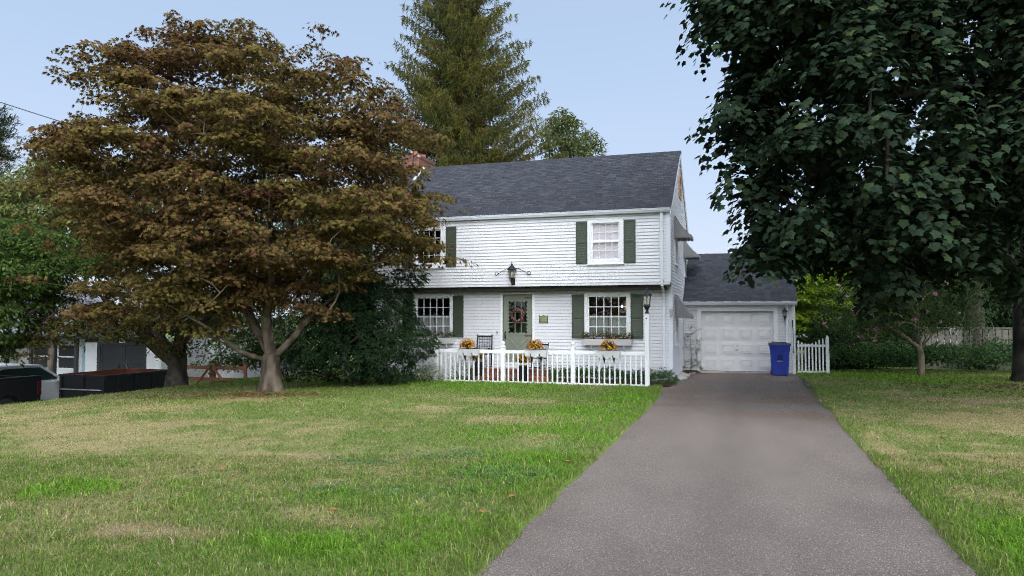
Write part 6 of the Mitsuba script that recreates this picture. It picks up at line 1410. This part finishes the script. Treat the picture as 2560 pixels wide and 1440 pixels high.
add(f'{k}__brace', cat(box(cx_ - .14, cx_ - .01, NY + .02, NY + .045, NZ, NG[3]), box(cx_ + .01, cx_ + .14, NY + .02, NY + .045, NZ, NG[3]), box(NG[0], cx_ - .14, NY + .022, NY + .045, -.45, -.33), box(cx_ + .14, NG[1], NY + .022, NY + .045, -.45, -.33),
    *[hexa([(cx_ + s_ * .14, NY + .024, -.46), (cx_ + s_ * .28, NY + .024, -.46), (cx_ + s_ * .28, NY + .044, -.46), (cx_ + s_ * .14, NY + .044, -.46)], [(cx_ + s_ * .14, NY + .024, -.45), (cx_ + s_ * .28, NY + .024, -.45), (cx_ + s_ * .28, NY + .044, -.45), (cx_ + s_ * .14, NY + .044, -.45)]) for s_ in (-1, 1)],
    *[tube([(cx_ + s_ * .2, NY + .03, -.5), (cx_ + s_ * .85, NY + .03, NZ)], .06, 4) for s_ in (-1, 1)]), 'm_trim')
add(f'{NH}__fascia', cat(box(-40.2, -29.2, NY - .55, NY - .50, .88, 1.08), box(-40.2, -29.2, NY - .5, NY + .2, .84, .88), box(-34.6, -29.5, NY - .05, NY - .03, .64, .84)), 'm_trim')
k = f'{NH}__roof'; scene[k] = dress(extrude(Polygon([(NY - .58, 1.06), (NY + 3.2, 2.5), (NY + 7, 1.06), (NY + 7, .98), (NY + 3.2, 2.42), (NY - .58, .98)]), -40.3, -29.1, 'yz'), 'm_nroof')
for i_ in range(9):
    t0_, t1_ = i_ / 9, (i_ + 1) / 9
    add(f'{k}__shingle_course', hexa([(-40.3, NY - .6 + 3.8 * t0_, 1.066 + 1.44 * t0_), (-29.08, NY - .6 + 3.8 * t0_, 1.066 + 1.44 * t0_), (-29.08, NY - .6 + 3.8 * t1_, 1.066 + 1.44 * t1_), (-40.3, NY - .6 + 3.8 * t1_, 1.066 + 1.44 * t1_)], [(-40.3, NY - .6 + 3.8 * t0_, 1.10 + 1.44 * t0_), (-29.08, NY - .6 + 3.8 * t0_, 1.10 + 1.44 * t0_), (-29.08, NY - .6 + 3.8 * t1_, 1.076 + 1.44 * t1_), (-40.3, NY - .6 + 3.8 * t1_, 1.076 + 1.44 * t1_)]), 'm_nroof')
# porch side
PY = NY + 1.2
k = f'{NH}__porch_wall'; scene[k] = dress(cat(box(-40.2, -34.62, PY + .003, PY + .15, NZ, .84), box(-34.75, -34.62, NY + .16, PY, NZ, .84)), 'm_nwhite')
lap(k, -40.2, -34.76, PY, NZ, .82, .21, [(-36.15, -35.15, -3, .6), (-37.9, -36.6, -.95, .45), (-39.8, -38.4, -.95, .45)])
k = f'{NH}__front_door'; scene[k] = dress(box(-36.1, -35.2, PY - .02, PY + .03, NZ + .15, .5), 'm_paleblue'); labels[k] = {'label': 'pale blue front door'}
add(f'{k}__frame', cat(box(-36.2, -36.1, PY - .04, PY, NZ + .1, .6), box(-35.2, -35.1, PY - .04, PY, NZ + .1, .6), box(-36.1, -35.2, PY - .04, PY, .5, .6)), 'm_nwhite')
for i_ in range(3): add(f'{k}__pane', box(-35.98 + i_ * .23, -35.8 + i_ * .23, PY - .026, PY - .018, -.02, .36), 'm_dark')
for x0, x1 in ((-37.85, -36.65), (-39.75, -38.45)):
    k = fresh_key(f'{NH}__window'); scene[k] = dress(cat(box(x0 - .1, x0, PY - .04, PY + .02, -1.0, .5), box(x1, x1 + .1, PY - .04, PY + .02, -1.0, .5), box(x0, x1, PY - .04, PY + .02, .4, .5), box(x0, x1, PY - .04, PY + .02, -1.0, -.9), box(x0, x1, PY - .03, PY + .0, -.3, -.22)), 'm_white')
    for z0, z1 in ((-.9, -.3), (-.22, .4)): add(f'{k}__pane', box(x0, x1, PY - .01, PY + .0015, z0, z1), 'm_dark')
for x in (-34.85, -36.4, -38.1, -39.9): add(f'{NH}__porch_post', cbox(x - .09, x + .09, NY - .45, NY - .27, NZ, .84, .01), 'm_trim')
add(f'{NH}__porch_floor', box(-40.2, -34.7, NY - .5, PY, NZ, NZ + .15), 'm_concrete')
add(f'{NH}__flood_light', cat(cbox(cx_ - .2, cx_ + .22, NY - .07, NY - .03, .63, .98, .01)), 'm_white')
add(f'{NH}__flood_light_head', cat(ball((cx_ + .08, NY - .16, .78), .10, 8), ball((cx_ - .22, NY - .18, .76), .09, 8)), 'm_dark')
# main block of the neighbouring house: taller gable to the left, wing behind
k = f'{NH}__main_wall'; gz1 = 3.4
scene[k] = dress((extrude(Polygon([(-49, NZ), (-40.25, NZ), (-40.25, gz1 - .9), (-43.6, gz1 + 1.6), (-49, gz1 + 1.6)]), NY - 1.0, NY + 7, 'xz')), 'm_nwhite')
add(f'{NH}__wing_wall', box(-29.45, -23.4, NY + 3.6, NY + 3.75, NZ, 1.4), 'm_nwhite')
lap(k, -49, -40.26, NY - 1.003, NZ, gz1 - .9, .21); lap(f'{NH}__wing_wall', -29.4, -23.4, NY + 3.597, NZ, 1.4, .21)
add(f'{NH}__main_roof', hexa([(-40.0, NY - 1.3, gz1 - 1.0), (-39.9, NY - 1.3, gz1 - .9), (-39.9, NY + 7, gz1 - .9), (-40.0, NY + 7, gz1 - 1.0)], [(-43.7, NY - 1.3, gz1 + 1.7), (-43.7, NY - 1.3, gz1 + 1.8), (-43.7, NY + 7, gz1 + 1.8), (-43.7, NY + 7, gz1 + 1.7)]), 'm_nroof')
WG = thing('wooden_gate', 'low reddish-brown timber gate with diagonal braces beside the neighbouring house', 'gate')
mat('m_redwood', (.13, .055, .036), .75)
wx0, wx1, wy, wz = -26.2, -22.6, 29.8, -1.35
for x in (wx0, (wx0 + wx1) / 2 - .14, (wx0 + wx1) / 2 + .02, wx1): add(f'{WG}__post', box(x, x + .13, wy - .06, wy + .06, wz - .2, wz + 1.16), 'm_redwood')
for z in (.86, .30): add(f'{WG}__rail', box(wx0 + .13, wx1, wy - .075, wy - .062, wz + z, wz + z + .17), 'm_redwood')
for s_ in (-1, 1):
    c_ = (wx0 + wx1) / 2; add(f'{WG}__brace', hexa([(c_ + s_ * .15, wy - .10, wz + .82), (c_ + s_ * .30, wy - .10, wz + .82), (c_ + s_ * .30, wy - .078, wz + .82), (c_ + s_ * .15, wy - .078, wz + .82)][::1], [(c_ + s_ * .2, wy - .10, wz + .86), (c_ + s_ * .35, wy - .10, wz + .86), (c_ + s_ * .35, wy - .078, wz + .86), (c_ + s_ * .2, wy - .078, wz + .86)]), 'm_redwood')
    add(f'{WG}__brace', tube([(c_ + s_ * .12, wy - .09, wz + .95), (c_ + s_ * .85, wy - .09, wz + .1)], .08, 4), 'm_redwood')
add(f'{WG}__latch', box(-24.5, -24.3, wy - .1, wy - .07, wz + .6, wz + .66), 'm_black')
# dumpster
DM = thing('dumpster', 'black open-topped dumpster with a rusty inside on the next-door drive', 'dumpster')
dx0, dx1, dy0, dy1, dz0, dz1 = -22.95, -20.95, 20.2, 23.1, -1.5, -.02
mat('m_steel', (.016, .017, .022), .42); mat('m_rust', (.22, .07, .035), .85)
add(f'{DM}__shell', cat(box(dx0, dx1, dy0, dy0 + .05, dz0, dz1), box(dx0, dx1, dy1 - .05, dy1, dz0, dz1), box(dx0, dx0 + .05, dy0 + .05, dy1 - .05, dz0, dz1), box(dx1 - .05, dx1, dy0 + .05, dy1 - .05, dz0, dz1), box(dx0 + .05, dx1 - .05, dy0 + .05, dy1 - .05, dz0, dz0 + .1)), 'm_steel')
add(f'{DM}__rust_lining', cat(box(dx0 + .052, dx1 - .052, dy1 - .062, dy1 - .052, dz0 + .1, dz1 + .03), box(dx0 + .052, dx0 + .062, dy0 + .06, dy1 - .07, dz0 + .1, dz1 + .03)), 'm_rust')
add(f'{DM}__top_rail', cat(box(dx0 - .04, dx1 + .04, dy0 - .045, dy0 + .02, dz1 - .06, dz1 + .015), box(dx1 - .02, dx1 + .045, dy0 + .02, dy1 + .04, dz1 - .06, dz1 + .015), box(dx0 - .04, dx1 + .045, dy1 - .02, dy1 + .06, dz1 - .05, dz1 + .025)), 'm_steel')
for x in (dx0 + .02, dx0 + 1.0, dx1 - .1): add(f'{DM}__rib', box(x, x + .10, dy0 - .05, dy0 - .002, dz0, dz1 - .065), 'm_steel')
for y in (dy0 + .5, dy0 + 1.3, dy0 + 2.1): add(f'{DM}__rib', box(dx1 + .002, dx1 + .05, y, y + .1, dz0, dz1 - .065), 'm_steel')
add(f'{DM}__bar', cat(rod((dx0 + .1, dy0 - .065, -.52), (dx1 - .1, dy0 - .065, -.52), .018), rod((dx0 + .1, dy0 - .065, -1.02), (dx1 - 1.2, dy0 - .065, -1.02), .014)), 'm_galv')
# vehicles
for nm, c_, ro_ in (('m_carblack', (.008, .008, .011), .22), ('m_carwhite', (.80, .80, .80), .25), ('m_tyre', (.014, .014, .014), .9), ('m_rim', (.4, .4, .42), .3), ('m_tail', (.045, .006, .008), .25), ('m_carglass', (.030, .055, .050), .08), ('m_chrome', (.5, .5, .5), .2)): mat(nm, c_, ro_)
def wheel(parent, x, y, z, R_, w):
    k_ = add(f'{parent}__wheel', xf(lathe([(R_ * .55, -w / 2), (R_ * .95, -w / 2), (R_, -w / 3), (R_, w / 3), (R_ * .95, w / 2), (R_ * .55, w / 2)], n=26), ry=math.pi / 2, t=(x, y, z)), 'm_tyre', True)
    add(f'{k_}__rim', xf(lathe([(.02, w * .3), (R_ * .2, w * .32), (R_ * .5, w * .2), (R_ * .57, w * .45), (R_ * .57, -w * .45), (.02, -w * .45)], n=16), ry=math.pi / 2, t=(x, y, z)), 'm_rim')
TK = thing('pickup_truck', 'black pickup truck parked next door at the left edge, tail towards the dumpster', 'pickup truck')
tx, tw_, ty0, ty1, tz = -21.75, 1.95, 12.6, 18.45, -1.32    # right side, width, nose, tail, ground
side = Polygon([(ty0, .45), (ty0 + .1, .95), (ty0 + 1.3, 1.12), (ty0 + 1.35, 1.12), (ty1 - 2.15, 1.18), (ty1 - 2.1, 1.36), (ty1 - .05, 1.42), (ty1, 1.36), (ty1 - .02, .62), (ty1 - .1, .48)])
for wy_ in (ty0 + .95, ty1 - 1.18): side = side.difference(Point(wy_, .40).buffer(.50, 12))
solid = extrude(Polygon([(a_, b_ + tz) for a_, b_ in side.exterior.coords]), tx - .09, tx, 'yz')
add(f'{TK}__body', cat(solid, (solid[0] - [tw_ - .09, 0, 0], solid[1]), box(tx - tw_ + .09, tx - .09, ty1 - .12, ty1 - .03, tz + .55, tz + 1.38), box(tx - tw_ + .09, tx - .09, ty0 + .05, ty1 - 2.2, tz + .5, tz + 1.1), box(tx - tw_ + .09, tx - .09, ty1 - 2.2, ty1 - .12, tz + .5, tz + .72), cbox(tx - .12, tx + .012, ty1 - 2.08, ty1 - .06, tz + 1.37, tz + 1.43, .012), cbox(tx - tw_ - .012, tx - tw_ + .12, ty1 - 2.08, ty1 - .06, tz + 1.37, tz + 1.43, .012)), 'm_carblack')
cab = Polygon([(ty0 + 1.3, 1.12), (ty0 + 2.0, 1.80), (ty1 - 2.4, 1.82), (ty1 - 2.15, 1.18)])
add(f'{TK}__cab', extrude(Polygon([(a_, b_ + tz) for a_, b_ in cab.exterior.coords]), tx - tw_ + .12, tx - .12, 'yz'), 'm_carblack')
add(f'{TK}__window', extrude(Polygon([(a_, b_ + tz) for a_, b_ in cab.buffer(-.08).exterior.coords]), tx - .125, tx - .115, 'yz'), 'm_carglass')
for wy_ in (ty0 + .95, ty1 - 1.18):
    for x in (tx - .14, tx - tw_ + .14): wheel(TK, x, wy_, tz + .40, .40, .26)
    tt = np.linspace(.12, np.pi - .12, 14); add(f'{TK}__wheel_arch', tube([(tx + .008, wy_ + .52 * math.cos(q), tz + .40 + .52 * math.sin(q)) for q in tt], .024, 6), 'm_carblack')
add(f'{TK}__tail_light', cbox(tx - .12, tx + .008, ty1 - .14, ty1 + .012, tz + .80, tz + 1.25, .012), 'm_tail')
add(f'{TK}__bumper', cbox(tx - tw_ + .05, tx - .05, ty1 - .05, ty1 + .14, tz + .45, tz + .62, .02), 'm_dark')
SV = thing('white_suv', 'white sport utility car parked behind the black pickup, beside the dumpster', 'car')
sx, sw, sy0, sy1, sz_ = -24.45, 1.84, 18.5, 23.1, -1.40
low = Polygon([(sy0, .35), (sy0 - .02, .95), (sy0 + .15, 1.02), (sy1 - 1.25, 1.0), (sy1 - .25, .88), (sy1, .7), (sy1, .35)])
for wy_ in (sy0 + .85, sy1 - .9): low = low.difference(Point(wy_, .34).buffer(.42, 12))
g_ = [tuple(q) for q in low.exterior.coords]
add(f'{SV}__body', cat(extrude(Polygon([(a_, b_ + sz_) for a_, b_ in g_]), sx - sw, sx, 'yz')), 'm_carwhite')
hs = Polygon([(sy0 + .15, 1.0), (sy0 + .45, 1.60), (sy0 + .9, 1.67), (sy1 - 2.35, 1.66), (sy1 - 1.25, 1.0)])
add(f'{SV}__roof', cat(extrude(Polygon([(a_, b_ + sz_) for a_, b_ in hs.difference(hs.buffer(-.07)).exterior.coords]).difference(Polygon([(a_, b_ + sz_) for a_, b_ in hs.buffer(-.085).exterior.coords])), sx - sw + .10, sx - .06, 'yz'), box(sx - sw + .12, sx - .08, sy0 + .6, sy1 - 2.4, sz_ + 1.62, sz_ + 1.68)), 'm_carwhite')
add(f'{SV}__window', extrude(Polygon([(a_, b_ + sz_) for a_, b_ in hs.buffer(-.08).exterior.coords]), sx - .10, sx - .075, 'yz'), 'm_carglass')
add(f'{SV}__door_handle', cbox(sx - .005, sx + .03, sy1 - 2.55, sy1 - 2.35, sz_ + .82, sz_ + .85, .006), 'm_carwhite')
add(f'{SV}__mirror', cbox(sx, sx + .2, sy1 - 1.75, sy1 - 1.62, sz_ + 1.0, sz_ + 1.15, .03), 'm_carwhite')
add(f'{SV}__door_seam', cat(box(sx - .002, sx + .002, sy1 - 1.42, sy1 - 1.405, sz_ + .42, sz_ + .98), box(sx - .002, sx + .002, sy1 - 2.62, sy1 - 2.605, sz_ + .42, sz_ + .99)), 'm_dark')
for wy_ in (sy0 + .85, sy1 - .9):
    for x in (sx - .12, sx - sw + .12): wheel(SV, x, wy_, sz_ + .34, .34, .22)
# house beyond the board fence
FH = thing('far_house', 'pale house glimpsed over the board fence between the dark trees', 'house')
fb = SP(23.5, 47); add(f'{FH}__wall', box(fb[0] - 6, fb[0] + 6, fb[1], fb[1] + 5, -.5, 2.9), 'm_nwhite')
add(f'{FH}__roof', extrude(Polygon([(fb[1] - .4, 2.85), (fb[1] + 2.5, 4.6), (fb[1] + 5.4, 2.85)]), fb[0] - 6.3, fb[0] + 6.3, 'yz'), 'm_nroof')
for dx in (-3.4, -.5, 2.4): add(f'{FH}__window', box(fb[0] + dx, fb[0] + dx + 1.0, fb[1] - .03, fb[1] - .002, .9, 2.2), 'm_dark')
# service wire
a_, b_ = SP(-19, 18, 9.6), np.array([HL, 23.4, 6.0])
t_ = np.linspace(0, 1, 40)[:, None]
add('utility_wire', tube(a_ * (1 - t_) + b_ * t_ - np.array([0, 0, 1.0]) * (4 * .55 * t_ * (1 - t_)), .013, 5), 'm_black', label='thin black service wire crossing the sky at the upper left', category='wire')
